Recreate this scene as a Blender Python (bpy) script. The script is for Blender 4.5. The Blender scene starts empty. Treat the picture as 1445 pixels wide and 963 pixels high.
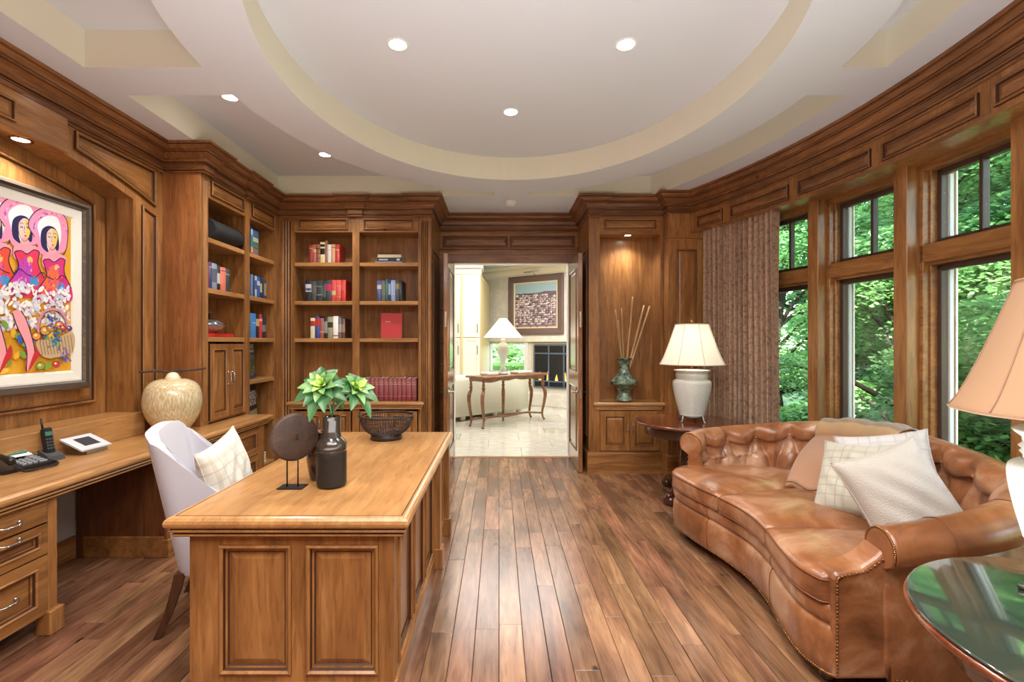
import bpy, bmesh, math, random
from mathutils import Vector, Matrix
import numpy as np
random.seed(7); RNG = np.random.default_rng(7)
PI = math.pi
SC = bpy.context.scene
COL = SC.collection
# ---------------------------------------------------------------- camera (one-point view down the room)
FPX = 677.0; VX = 704.0; VY = 484.0; EYE = 1.45
cam_d = bpy.data.cameras.new('camera'); cam = bpy.data.objects.new('camera', cam_d); COL.objects.link(cam)
cam_d.sensor_width = 36.0; cam_d.lens = 36.0*FPX/1445.0
cam_d.shift_x = (722.5-VX)/1445.0; cam_d.shift_y = (VY-481.5)/1445.0
cam_d.clip_start = 0.05; cam_d.clip_end = 300
cam.location = (0, 0, EYE); cam.rotation_euler = (PI/2, 0, 0)
SC.camera = cam
# ---------------------------------------------------------------- view, sky, sun
SC.view_settings.view_transform = 'Standard'; SC.view_settings.look = 'None'
SC.view_settings.gamma = 1.0; SC.view_settings.use_curve_mapping = False
SC.view_settings.exposure = 1.35
W = bpy.data.worlds.new('sky'); SC.world = W; W.use_nodes = True
nt = W.node_tree; nt.nodes.clear()
wo = nt.nodes.new('ShaderNodeOutputWorld'); bg = nt.nodes.new('ShaderNodeBackground')
sky = nt.nodes.new('ShaderNodeTexSky'); sky.sky_type = 'NISHITA'; sky.sun_disc = False
sky.sun_elevation = math.radians(50); sky.sun_rotation = math.radians(200); sky.air_density = 1.2; sky.dust_density = 2.5
bg.inputs['Strength'].default_value = 1.1
nt.links.new(sky.outputs[0], bg.inputs[0]); nt.links.new(bg.outputs[0], wo.inputs[0])
def light(name, kind, loc, energy, color=(1,1,1), rot=(0,0,0), **kw):
    d = bpy.data.lights.new(name, kind); d.energy = energy; d.color = color
    for k, v in kw.items(): setattr(d, k, v)
    o = bpy.data.objects.new(name, d); o.location = loc; o.rotation_euler = rot; COL.objects.link(o); return o
light('sun', 'SUN', (0, 0, 20), 11.0, (1.0, 0.94, 0.84), (math.radians(40), math.radians(-28), 0), angle=0.02)
# added fill lights without fixtures: near room, ceiling, and hall beyond the doors
light('room_fill', 'AREA', (0.1, 0.35, 2.95), 62, (1.0, 0.97, 0.94), (0, 0, 0), shape='RECTANGLE', size=3.4, size_y=1.6)
light('ceiling_fill', 'AREA', (0.2, 1.2, 0.9), 30, (1.0, 0.98, 0.96), (PI, 0, 0), shape='RECTANGLE', size=2.6, size_y=1.6)
light('hall_fill', 'AREA', (0.6, 8.4, 3.2), 80, (1.0, 0.97, 0.92), (0, 0, 0), shape='RECTANGLE', size=3.2, size_y=3.0)
# ---------------------------------------------------------------- materials
MATS = {}
def srgb(r, g, b):
    f = lambda c: (c/255/12.92) if c/255 <= .04045 else ((c/255+.055)/1.055)**2.4
    return (f(r), f(g), f(b), 1)
def base_mat(name):
    m = bpy.data.materials.new(name); m.use_nodes = True
    n = m.node_tree; b = n.nodes['Principled BSDF']; return m, n, b
def plain(name, rgb, rough=.5, metal=0., bump=0., bscale=60, coat=0., emis=None, estr=1., spec=None, sheen=0, trans=0):
    if name in MATS: return MATS[name]
    m, n, b = base_mat(name)
    b.inputs['Base Color'].default_value = srgb(*rgb); b.inputs['Roughness'].default_value = rough
    b.inputs['Metallic'].default_value = metal; b.inputs['Coat Weight'].default_value = coat
    b.inputs['Coat Roughness'].default_value = .12
    if spec is not None: b.inputs['Specular IOR Level'].default_value = spec
    if sheen: b.inputs['Sheen Weight'].default_value = sheen
    if trans: b.inputs['Transmission Weight'].default_value = trans
    if emis: b.inputs['Emission Color'].default_value = srgb(*emis); b.inputs['Emission Strength'].default_value = estr
    if bump:
        t = n.nodes.new('ShaderNodeTexCoord'); z = n.nodes.new('ShaderNodeTexNoise'); z.inputs['Scale'].default_value = bscale; z.inputs['Detail'].default_value = 4
        u = n.nodes.new('ShaderNodeBump'); u.inputs['Strength'].default_value = bump; u.inputs['Distance'].default_value = .01
        n.links.new(t.outputs['Object'], z.inputs['Vector']); n.links.new(z.outputs[0], u.inputs['Height']); n.links.new(u.outputs[0], b.inputs['Normal'])
    MATS[name] = m; return m
def ramp(n, stops):
    r = n.nodes.new('ShaderNodeValToRGB'); e = r.color_ramp.elements
    while len(e) < len(stops): e.new(.5)
    for k, (p, c) in enumerate(stops): e[k].position = p; e[k].color = srgb(*c) if len(c) == 3 else c
    return r
def mixc(n, fac, a, b_, mode='MIX'):
    x = n.nodes.new('ShaderNodeMix'); x.data_type = 'RGBA'; x.blend_type = mode
    if isinstance(fac, float): x.inputs[0].default_value = fac
    else: n.links.new(fac, x.inputs[0])
    for s, v in ((6, a), (7, b_)):
        if isinstance(v, tuple): x.inputs[s].default_value = v
        else: n.links.new(v, x.inputs[s])
    return x.outputs[2]
def wood(name, lo, mid, hi, axis=2, rough=.36, knots=.8, vary=.0, coat=.25, scale=1., blotch=.45):
    """knotty stained timber: grain runs along `axis` of the object"""
    if name in MATS: return MATS[name]
    m, n, b = base_mat(name); L = n.links.new
    t = n.nodes.new('ShaderNodeTexCoord'); oi = n.nodes.new('ShaderNodeObjectInfo')
    ad = n.nodes.new('ShaderNodeVectorMath'); ad.operation = 'MULTIPLY_ADD'
    cmb = n.nodes.new('ShaderNodeCombineXYZ')
    for k in range(3): L(oi.outputs['Random'], cmb.inputs[k])
    L(cmb.outputs[0], ad.inputs[0]); ad.inputs[1].default_value = (31, 17, 23); L(t.outputs['Object'], ad.inputs[2])
    mp = n.nodes.new('ShaderNodeMapping'); s = [8*scale]*3; s[axis] = .8*scale; mp.inputs['Scale'].default_value = s
    L(ad.outputs[0], mp.inputs['Vector'])
    g = n.nodes.new('ShaderNodeTexNoise'); g.inputs['Scale'].default_value = 2.2; g.inputs['Detail'].default_value = 7; g.inputs['Roughness'].default_value = .62; g.inputs['Distortion'].default_value = 1.1
    L(mp.outputs[0], g.inputs['Vector'])
    r1 = ramp(n, [(.2, lo), (.5, mid), (.8, hi)]); L(g.outputs[0], r1.inputs[0])
    bl = n.nodes.new('ShaderNodeTexNoise'); bl.inputs['Scale'].default_value = 2.6*scale; bl.inputs['Detail'].default_value = 3
    mp2 = n.nodes.new('ShaderNodeMapping'); s2 = [1.6]*3; s2[axis] = .6; mp2.inputs['Scale'].default_value = s2
    L(ad.outputs[0], mp2.inputs['Vector']); L(mp2.outputs[0], bl.inputs['Vector'])
    r2 = ramp(n, [(.3, (120, 105, 95)), (.62, (255, 255, 255))]); L(bl.outputs[0], r2.inputs[0])
    c = mixc(n, blotch, r1.outputs[0], r2.outputs[0], 'MULTIPLY')
    # fine dark pores
    p = n.nodes.new('ShaderNodeTexNoise'); p.inputs['Scale'].default_value = 9; p.inputs['Detail'].default_value = 3; L(mp.outputs[0], p.inputs['Vector'])
    r3 = ramp(n, [(.33, (110, 95, 85)), (.45, (255, 255, 255))]); L(p.outputs[0], r3.inputs[0])
    c = mixc(n, .3, c, r3.outputs[0], 'MULTIPLY')
    if knots:
        v = n.nodes.new('ShaderNodeTexVoronoi'); v.inputs['Scale'].default_value = 2.3; mp3 = n.nodes.new('ShaderNodeMapping')
        s3 = [1.25]*3; s3[axis] = .75; mp3.inputs['Scale'].default_value = s3; L(ad.outputs[0], mp3.inputs['Vector']); L(mp3.outputs[0], v.inputs['Vector'])
        r4 = ramp(n, [(.025, (60, 34, 20)), (.055, (255, 255, 255))]); L(v.outputs['Distance'], r4.inputs[0])
        c = mixc(n, knots, c, r4.outputs[0], 'MULTIPLY')
    if vary:
        hv = n.nodes.new('ShaderNodeHueSaturation'); mr = n.nodes.new('ShaderNodeMapRange')
        mr.inputs['To Min'].default_value = 1-vary; mr.inputs['To Max'].default_value = 1+vary
        L(oi.outputs['Random'], mr.inputs['Value']); L(mr.outputs[0], hv.inputs['Value']); L(c, hv.inputs['Color'])
        mr2 = n.nodes.new('ShaderNodeMapRange'); mr2.inputs['To Min'].default_value = .487; mr2.inputs['To Max'].default_value = .505
        mu = n.nodes.new('ShaderNodeMath'); mu.operation = 'MULTIPLY'; mu.inputs[1].default_value = 7.31; fr = n.nodes.new('ShaderNodeMath'); fr.operation = 'FRACT'
        L(oi.outputs['Random'], mu.inputs[0]); L(mu.outputs[0], fr.inputs[0]); L(fr.outputs[0], mr2.inputs['Value']); L(mr2.outputs[0], hv.inputs['Hue'])
        c = hv.outputs[0]
    L(c, b.inputs['Base Color']); b.inputs['Roughness'].default_value = rough
    b.inputs['Coat Weight'].default_value = coat; b.inputs['Coat Roughness'].default_value = .18
    u = n.nodes.new('ShaderNodeBump'); u.inputs['Strength'].default_value = .25; u.inputs['Distance'].default_value = .002
    L(g.outputs[0], u.inputs['Height']); L(u.outputs[0], b.inputs['Normal'])
    MATS[name] = m; return m
ALD = ((112, 70, 36), (160, 109, 59), (194, 143, 87))
woodZ = wood('alder_upright', *ALD, axis=2)
woodX = wood('alder_across', *ALD, axis=0)
woodY = wood('alder_along', *ALD, axis=1)
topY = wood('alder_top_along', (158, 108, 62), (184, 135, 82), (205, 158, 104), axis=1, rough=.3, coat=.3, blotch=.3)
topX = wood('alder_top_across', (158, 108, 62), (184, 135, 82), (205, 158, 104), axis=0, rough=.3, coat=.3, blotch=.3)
crownX = wood('alder_crown', (92, 56, 30), (138, 90, 51), (174, 122, 76), axis=0)
crownY = wood('alder_crown_along', (92, 56, 30), (138, 90, 51), (174, 122, 76), axis=1)
plankM = wood('floor_plank', (98, 68, 48), (146, 106, 76), (180, 140, 104), axis=1, rough=.27, vary=.22, knots=.85, coat=.35, blotch=.8)
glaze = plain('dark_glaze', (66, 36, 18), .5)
mahog = wood('mahogany', (36, 14, 8), (66, 28, 16), (98, 44, 24), axis=0, rough=.2, knots=0, coat=.8)
mahog_top = wood('mahogany_top', (70, 28, 14), (118, 56, 30), (150, 80, 46), axis=0, rough=.16, knots=0, coat=.8)
wallnut = wood('walnut_leg', (50, 28, 16), (84, 50, 30), (112, 70, 44), axis=2, rough=.35, knots=0)
ceilM = plain('ceiling_paint', (212, 217, 224), .85, bump=.03, bscale=30)
creamM = plain('cove_paint', (228, 225, 208), .85)
paleM = plain('pale_wall', (205, 214, 218), .8)
chrome = plain('brushed_nickel', (200, 198, 194), .25, metal=1.)
iron = plain('black_iron', (34, 31, 30), .45, metal=.6)
white = plain('white_paint', (236, 236, 232), .45)
brass = plain('antique_brass', (150, 110, 70), .35, metal=1.)
lens = plain('lamp_lens', (255, 250, 240), .4, emis=(255, 246, 232), estr=14)
def glass_mat(name, tint=(1, 1, 1, 1), refl=.12):
    if name in MATS: return MATS[name]
    m = bpy.data.materials.new(name); m.use_nodes = True; n = m.node_tree; n.nodes.clear()
    o = n.nodes.new('ShaderNodeOutputMaterial'); t = n.nodes.new('ShaderNodeBsdfTransparent'); t.inputs[0].default_value = tint
    g = n.nodes.new('ShaderNodeBsdfGlossy'); g.inputs['Roughness'].default_value = .01
    lw = n.nodes.new('ShaderNodeLayerWeight'); lw.inputs[0].default_value = .5
    pw = n.nodes.new('ShaderNodeMath'); pw.operation = 'POWER'; pw.inputs[1].default_value = 5
    f = n.nodes.new('ShaderNodeMath'); f.operation = 'MULTIPLY_ADD'; f.inputs[1].default_value = .9; f.inputs[2].default_value = .035
    n.links.new(lw.outputs['Facing'], pw.inputs[0]); n.links.new(pw.outputs[0], f.inputs[0])
    mx = n.nodes.new('ShaderNodeMixShader')
    n.links.new(f.outputs[0], mx.inputs[0]); n.links.new(t.outputs[0], mx.inputs[1]); n.links.new(g.outputs[0], mx.inputs[2]); n.links.new(mx.outputs[0], o.inputs[0])
    MATS[name] = m; return m
glassM = glass_mat('window_glass')
# ---------------------------------------------------------------- mesh builder
class MB:
    def __init__(s): s.v = []; s.f = []; s.m = []; s.s = []
    def add(s, vs, fs, mi=0, smooth=False, xf=None):
        o = len(s.v)
        s.v.extend([tuple(xf(*p)) for p in vs] if xf else [tuple(p) for p in vs])
        for f in fs: s.f.append([i+o for i in f])
        s.m.extend(mi if isinstance(mi, list) else [mi]*len(fs)); s.s.extend([smooth]*len(fs)); return s
    def box(s, x0, x1, y0, y1, z0, z1, c=.003, mi=0, xf=None):
        lo = (min(x0, x1), min(y0, y1), min(z0, z1)); hi = (max(x0, x1), max(y0, y1), max(z0, z1))
        c = min(c, .45*min(hi[k]-lo[k] for k in range(3)))
        if c <= 0:
            vs = [(a, b, d) for a in (lo[0], hi[0]) for b in (lo[1], hi[1]) for d in (lo[2], hi[2])]
            fs = [(0, 1, 3, 2), (4, 6, 7, 5), (0, 4, 5, 1), (2, 3, 7, 6), (0, 2, 6, 4), (1, 5, 7, 3)]
            return s.add(vs, fs, mi, False, xf)
        vs = []; ix = {}
        for a in (0, 1):
            for b in (0, 1):
                for d in (0, 1):
                    sg = (a, b, d)
                    for ax in range(3):
                        p = []
                        for k in range(3):
                            e = hi[k] if sg[k] else lo[k]
                            if k != ax: e += -c if sg[k] else c
                            p.append(e)
                        ix[(sg, ax)] = len(vs); vs.append(tuple(p))
        fs = []
        for ax in range(3):
            o1, o2 = [k for k in range(3) if k != ax]
            for sv in (0, 1):
                cyc = []
                for q in ((0, 0), (1, 0), (1, 1), (0, 1)):
                    sg = [0]*3; sg[ax] = sv; sg[o1] = q[0]; sg[o2] = q[1]; cyc.append(ix[(tuple(sg), ax)])
                fs.append(cyc)
            for q in ((0, 0), (0, 1), (1, 0), (1, 1)):
                sa = [0]*3; sb = [0]*3; sb[ax] = 1; sa[o1] = sb[o1] = q[0]; sa[o2] = sb[o2] = q[1]
                fs.append([ix[(tuple(sa), o1)], ix[(tuple(sb), o1)], ix[(tuple(sb), o2)], ix[(tuple(sa), o2)]])
        for sg in [(a, b, d) for a in (0, 1) for b in (0, 1) for d in (0, 1)]:
            fs.append([ix[(sg, 0)], ix[(sg, 1)], ix[(sg, 2)]])
        cen = [(lo[k]+hi[k])/2 for k in range(3)]
        out = []
        for f in fs:
            A, B, C = (np.array(vs[i]) for i in f[:3]); nn = np.cross(B-A, C-A); m = np.mean([vs[i] for i in f], axis=0)-cen
            out.append(f if nn@m > 0 else f[::-1])
        return s.add(vs, out, mi, False, xf)
    def sweep(s, path, prof, side=1, closed=False, mi=0, i0=0, i1=None, caps=True, smooth=False, xf=None, pm=None):
        P = [np.array(p[:2], float) for p in path]; n = len(P); i1 = n-1 if i1 is None else i1
        N = []
        for i in range(n):
            a = P[i]-P[i-1] if (i > 0 or closed) else None
            b = P[(i+1) % n]-P[i] if (i < n-1 or closed) else None
            if a is None: a = b
            if b is None: b = a
            na = np.array((a[1], -a[0]))/np.hypot(*a)*side; nb = np.array((b[1], -b[0]))/np.hypot(*b)*side
            m = na+nb; m = m/np.hypot(*m); N.append(m/max(.3, m@na))
        vs = []; fs = []; ms = []; k = len(prof)
        idx = list(range(i0, i1+1)) if not closed else list(range(n))+[0]
        for i in idx:
            for (p, z) in prof: q = P[i]+N[i]*p; vs.append((q[0], q[1], z))
        for a in range(len(idx)-1):
            for j in range(k-1):
                fs.append((a*k+j, a*k+j+1, (a+1)*k+j+1, (a+1)*k+j)); ms.append(pm[j] if pm else mi)
        if caps and not closed:
            fs.append(list(range(k))[::-1]); fs.append([(len(idx)-1)*k+j for j in range(k)]); ms += [mi, mi]
        return s.add(vs, fs, ms, smooth, xf)
    def lathe(s, prof, c=(0, 0, 0), n=32, mi=0, smooth=True, xf=None, a0=0, a1=2*PI, pm=None):
        full = abs(a1-a0-2*PI) < 1e-6; m = n if full else n+1; vs = []; fs = []; ms = []
        for i in range(m):
            a = a0+(a1-a0)*i/n
            for (r, z) in prof: vs.append((c[0]+r*math.cos(a), c[1]+r*math.sin(a), c[2]+z))
        k = len(prof)
        for i in range(n):
            j = (i+1) % m
            for q in range(k-1):
                fs.append((i*k+q, j*k+q, j*k+q+1, i*k+q+1)); ms.append(pm[q] if pm else mi)
        return s.add(vs, fs, ms, smooth, xf)
    def tube(s, pts, r, n=8, mi=0, smooth=True, caps=True, xf=None, closed=False):
        P = [Vector(p) for p in pts]; m = len(P); R = r if isinstance(r, (list, tuple)) else [r]*m
        vs = []; fs = []; up = None
        for i in range(m):
            if closed: t = P[(i+1) % m]-P[i-1]
            else: t = P[min(i+1, m-1)]-P[max(i-1, 0)]
            if t.length < 1e-9: t = Vector((0, 0, 1))
            t.normalize()
            if up is None:
                up = Vector((0, 0, 1)) if abs(t.z) < .9 else Vector((1, 0, 0))
            up = (up-t*up.dot(t))
            if up.length < 1e-6: up = t.orthogonal()
            up.normalize(); sd = t.cross(up)
            for j in range(n):
                a = 2*PI*j/n; vs.append(tuple(P[i]+(up*math.cos(a)+sd*math.sin(a))*R[i]))
        e = m if closed else m-1
        for i in range(e):
            for j in range(n):
                k = (i+1) % m; fs.append((i*n+j, i*n+(j+1) % n, k*n+(j+1) % n, k*n+j))
        if caps and not closed: fs.append(list(range(n))[::-1]); fs.append([(m-1)*n+j for j in range(n)])
        return s.add(vs, fs, mi, smooth, xf)
    def nested(s, mp, u0, v0, u1, v1, prof, nu=1, nv=1, mi=0, pm=None, smooth=False, cap=True, bottom=False, su=1., sv=1.):
        """rings of an inset rectangle: prof = [(inset, height)], mp(u,v,n)->xyz"""
        rings = []
        def ring(ins):
            a0, a1, b0, b1 = u0+ins*su, u1-ins*su, v0+ins*sv, v1-ins*sv; o = []
            o += [(a0+(a1-a0)*i/nu, b0) for i in range(nu)]; o += [(a1, b0+(b1-b0)*i/nv) for i in range(nv)]
            o += [(a1-(a1-a0)*i/nu, b1) for i in range(nu)]; o += [(a0, b1-(b1-b0)*i/nv) for i in range(nv)]
            return o
        vs = []; fs = []; ms = []; k = 2*(nu+nv)
        for (ins, h) in prof: vs += [mp(u, v, h) for (u, v) in ring(ins)]
        for a in range(len(prof)-1):
            for j in range(k):
                fs.append((a*k+j, a*k+(j+1) % k, (a+1)*k+(j+1) % k, (a+1)*k+j)); ms.append(pm[a] if pm else mi)
        def capgrid(ins, h, base):
            a0, a1, b0, b1 = u0+ins*su, u1-ins*su, v0+ins*sv, v1-ins*sv; o = len(vs)
            for j in range(nv+1):
                for i in range(nu+1): vs.append(mp(a0+(a1-a0)*i/nu, b0+(b1-b0)*j/nv, h))
            for j in range(nv):
                for i in range(nu):
                    q = o+j*(nu+1)+i; fs.append((q, q+1, q+nu+2, q+nu+1)); ms.append(mi)
        if cap: capgrid(prof[-1][0], prof[-1][1], 0)
        if bottom: capgrid(prof[0][0], prof[0][1], 0)
        return s.add(vs, fs, ms, smooth)
    def poly(s, pts, mi=0): return s.add(pts, [list(range(len(pts)))], mi)
    def prism(s, pts2, h0, h1, mp, mi=0):
        n = len(pts2); vs = [mp(u, v, h0) for u, v in pts2]+[mp(u, v, h1) for u, v in pts2]
        fs = [list(range(n))[::-1], list(range(n, 2*n))]+[(i, (i+1) % n, n+(i+1) % n, n+i) for i in range(n)]
        return s.add(vs, fs, mi)
    def grid(s, fn, nu, nv, mi=0, smooth=True, cu=False, cv=False, xf=None):
        a = nu if cu else nu+1; b = nv if cv else nv+1
        vs = [fn(i/nu, j/nv) for i in range(a) for j in range(b)]
        fs = [(i*b+j, ((i+1) % a)*b+j, ((i+1) % a)*b+(j+1) % b, i*b+(j+1) % b) for i in range(nu) for j in range(nv)]
        return s.add(vs, fs, mi, smooth, xf)
    def ball(s, c, r, n=8, mi=0, sz=1., xf=None):
        return s.lathe([(r*math.sin(PI*i/n), -r*sz*math.cos(PI*i/n)) for i in range(n+1)], c, n*2 if n < 12 else n, mi, xf=xf)
ORG = {}
def mesh_of(name, mb, mats, off=(0, 0, 0), recalc=True):
    me = bpy.data.meshes.new(name)
    V = np.array(mb.v, float)-np.array(off)
    me.from_pydata(V.tolist(), [], mb.f)
    for m in (mats if isinstance(mats, (list, tuple)) else [mats]): me.materials.append(m)
    me.polygons.foreach_set('material_index', mb.m); me.polygons.foreach_set('use_smooth', mb.s)
    if recalc and len(mb.f) < 60000:
        bm = bmesh.new(); bm.from_mesh(me); bmesh.ops.remove_doubles(bm, verts=bm.verts, dist=1e-6); bmesh.ops.recalc_face_normals(bm, faces=bm.faces); bm.to_mesh(me); bm.free()
    me.update(); return me
def tag(o, label=None, cat=None, group=None, kind=None):
    if label: o['label'] = label
    if cat: o['category'] = cat
    if group: o['group'] = group
    if kind: o['kind'] = kind
    return o
def thing(name, label, cat, loc=(0, 0, 0), rotz=0, group=None):
    o = bpy.data.objects.new(name, None); o.empty_display_size = .1; COL.objects.link(o)
    o.location = loc; o.rotation_euler = (0, 0, rotz); ORG[o.name] = tuple(loc) if not rotz else (0, 0, 0)
    return tag(o, label, cat, group)
def part(name, mb, mats, parent, label=None, local=False, kind=None, recalc=True):
    off = (0, 0, 0) if local else ORG.get(parent.name, (0, 0, 0))
    o = bpy.data.objects.new(name, mesh_of(name, mb, mats, off, recalc)); COL.objects.link(o); o.parent = parent
    ORG[o.name] = ORG.get(parent.name, (0, 0, 0))
    return tag(o, label, kind=kind)
def solo(name, mb, mats, label, cat, group=None, kind=None, recalc=True, base=None):
    V = np.array(mb.v); lo = V.min(0); hi = V.max(0); b = base or ((lo[0]+hi[0])/2, (lo[1]+hi[1])/2, lo[2])
    o = bpy.data.objects.new(name, mesh_of(name, mb, mats, b, recalc)); o.location = b; COL.objects.link(o); ORG[o.name] = tuple(b)
    return tag(o, label, cat, group, kind)
def struct(name, mb, mats, recalc=True, cull=None):
    o = bpy.data.objects.new(name, mesh_of(name, mb, mats, (0, 0, 0), recalc)); COL.objects.link(o); ORG[o.name] = (0, 0, 0)
    o['kind'] = 'structure'; return o
def dup(root, loc=None, rot=None, **kw):
    r = root.copy(); COL.objects.link(r)
    if loc is not None: r.location = loc
    if rot is not None: r.rotation_euler = rot
    for k, v in kw.items(): r[k] = v
    for ch in list(root.children):
        c = ch.copy(); COL.objects.link(c); c.parent = r
        for g in list(ch.children): d = g.copy(); COL.objects.link(d); d.parent = c
    return r
def catmull(P, n):
    P = [np.array(p, float) for p in P]; Q = [2*P[0]-P[1]]+P+[2*P[-1]-P[-2]]; out = []; m = len(P)-1
    for i in range(n+1):
        t = i/n*m; k = min(int(t), m-1); t -= k; a, b, c, d = Q[k], Q[k+1], Q[k+2], Q[k+3]
        out.append(.5*((2*b)+(-a+c)*t+(2*a-5*b+4*c-d)*t*t+(-a+3*b-3*c+d)*t**3))
    return out
# planes: (u, v, n) -> xyz
def plX(x, sgn=1): return lambda u, v, n: (x+sgn*n, u, v)          # u = Y, v = Z, faces sgn*X
def plY(y, sgn=-1): return lambda u, v, n: (u, y+sgn*n, v)         # u = X, v = Z, faces sgn*Y
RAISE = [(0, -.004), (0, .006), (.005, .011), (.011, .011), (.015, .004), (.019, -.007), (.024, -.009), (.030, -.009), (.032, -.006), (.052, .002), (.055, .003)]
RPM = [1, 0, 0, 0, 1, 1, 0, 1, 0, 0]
def raised(mb, mp, u0, v0, u1, v1, k=1., nu=1):
    """applied moulding with a raised field, standing wholly proud of the board behind it"""
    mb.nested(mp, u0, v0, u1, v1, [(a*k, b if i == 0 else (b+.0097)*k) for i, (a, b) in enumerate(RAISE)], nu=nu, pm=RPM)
def door_front(mb, mp, u0, v0, u1, v1, w=.05, t=.02, k=.8, nu=1):
    prof = [(0, 0), (0, t), (w, t)]+[(w+a*k, t+(b-.003)*k) for a, b in RAISE[2:]]
    mb.nested(mp, u0, v0, u1, v1, prof, nu=nu, pm=[1, 0, 0]+RPM[2:])
def RY(px, X): return FPX*X/(px-VX)          # depth of the line X seen at column px
# ================================================================ SETTING
CZ = 3.06; RC = .22; XC = .133; YC = 2.96
ACX, ACY = -2.525, 2.93                      # centre of the bowed window wall
def arc(r, y=None, th=None):
    if th is None: th = math.asin((y-ACY)/r)
    return (ACX+r*math.cos(th), ACY+r*math.sin(th))
def arc_px(px, r):                            # angle on radius r met by the sight line of column px
    k = (px-VX)/FPX; a = k*k+1; b = 2*k*(-ACX)-2*ACY; c = ACX**2+ACY**2-r*r
    y = (-b+math.sqrt(b*b-4*a*c))/(2*a); return math.asin((y-ACY)/r)
def arcmap(r): return lambda u, v, n: (ACX+(r-n)*math.cos(u), ACY+(r-n)*math.sin(u), v)
TH1 = math.asin((5.18-ACY)/5.13); 
# ---- floor: every plank of the visible floor is a piece of its own
mb = MB(); mb.box(-3.1, 3.2, -.9, 6.06, -.05, -.012, 0)
floor = struct('floor', mb, plain('floor_joint', (48, 28, 18), .8))
mb = MB(); pw = .111
x = -2.95; r_ = 0
field = MB()
while x < 2.95:
    x1 = x+pw*random.choice((.92, 1, 1.06, 1.12)); 
    y = 6.055; first = True; ystop = 1.75 if -1.5 < x < 1.9 else 1.95
    if x < -1.3: y = 3.9
    if x > 1.55: y = 5.6
    while y > ystop:
        l = random.choice((.55, .8, .95, 1.1, 1.3, 1.5, 1.7)); 
        if first: l *= random.uniform(.4, 1); first = False
        y0 = y-l; q = MB(); q.box(x+.0012, x1-.0012, y0+.0012, y-.0012, -.012, random.uniform(-.0006, .0006), .0016)
        part('plank', q, plankM, floor, recalc=False); y = y0
    field.box(x+.0012, x1-.0012, -.9, y-.0012, -.012, 0, .0016)
    if x < -1.3: field.box(x+.0012, x1-.0012, 3.9+.0012, 6.05, -.012, 0, .0016)
    if x > 1.55: field.box(x+.0012, x1-.0012, 5.6+.0012, 6.05, -.012, 0, .0016)
    x = x1
part('plank_field', field, plankM, floor, kind='stuff')
# ---- ceiling: lower plane with an oval tray and four coffers
from mathutils.geometry import delaunay_2d_cdt
def ell(a, b, t): return (XC+a*math.cos(t), YC+b*math.sin(t))
EI = (1.46, 1.78); EO = (1.87, 2.19); NE = 96
inner = [ell(*EI, 2*PI*i/NE) for i in range(NE)]
def coffer(sx, sy):
    """one quarter coffer between the oval ring, the cross beams and the border"""
    out = []
    dx, dy = .187, .158; a, b = EO
    x_in = XC+sx*dx; y_in = YC+sy*dy
    t0 = math.atan2(math.sqrt(1-(dx/a)**2), sx*dx/a); t1 = math.atan2(dy/b, sx*math.sqrt(1-(dy/b)**2))
    yb = YC+2.295
    for i in range(25):
        t = t0+(t1-t0)*i/24; out.append((XC+a*math.cos(t), YC+sy*b*math.sin(t)))
    # outer border
    if sx < 0: out += [(-2.42, y_in), (-2.42, YC+sy*2.295)]
    else:
        R = 4.79; ya = dy; yz = 2.295
        for i in range(15):
            yy = ya+(yz-ya)*i/14; out.append((ACX+math.sqrt(R*R-(yy+YC-ACY)**2), YC+sy*yy))
    out.append((x_in, YC+sy*2.295))
    return out
coff = [coffer(sx, sy) for sx in (-1, 1) for sy in (-1, 1)]
outer = [(-3.1, -.9), (3.3, -.9), (3.3, 6.25), (-3.1, 6.25)]
loops = [outer, inner]+coff
vs = []; es = []
for lp in loops:
    o = len(vs); vs += lp; es += [(o+i, o+(i+1) % len(lp)) for i in range(len(lp))]
V2, _, F2, *_ = delaunay_2d_cdt([Vector(v) for v in vs], es, [], 0, 1e-6)
def inside(p, lp):
    c = False
    for i in range(len(lp)):
        a, b = lp[i], lp[i-1]
        if (a[1] > p[1]) != (b[1] > p[1]) and p[0] < (b[0]-a[0])*(p[1]-a[1])/(b[1]-a[1])+a[0]: c = not c
    return c
mb = MB(); fs = []
for f in F2:
    c = [sum(V2[i][k] for i in f)/len(f) for k in (0, 1)]
    if any(inside(c, lp) for lp in loops[1:]): continue
    fs.append(list(f))
mb.add([(p[0], p[1], CZ) for p in V2], fs, 0)
for lp in loops[1:]:
    n = len(lp); mb.add([(p[0], p[1], z) for z in (CZ, CZ+RC) for p in lp], [(i, (i+1) % n, n+(i+1) % n, n+i) for i in range(n)], 1)
mb.box(-3.4, 3.6, -1.2, 6.25, CZ+RC, CZ+RC+.15, 0, mi=0)
ceiling = struct('ceiling', mb, [ceilM, creamM], recalc=False)
# ---- floor-level walls
mb = MB()                                     # pale plaster behind the knee space, wall behind the units
mb.box(-3.1, -2.87, -.9, 6.2, -.02, .74, 0, mi=1)
mb.box(-3.1, -2.97, -.9, 6.2, .74, 3.06, 0)
mb.box(-2.97, -2.775, 3.66, 6.2, .74, 3.06, 0)
mb.box(-2.97, -2.775, -.9, .94, .74, 3.06, 0)
wall_l = struct('wall_left', mb, [woodZ, paleM])
AR = lambda y: 2.707-.0985*(y-2.3)**2
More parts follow.
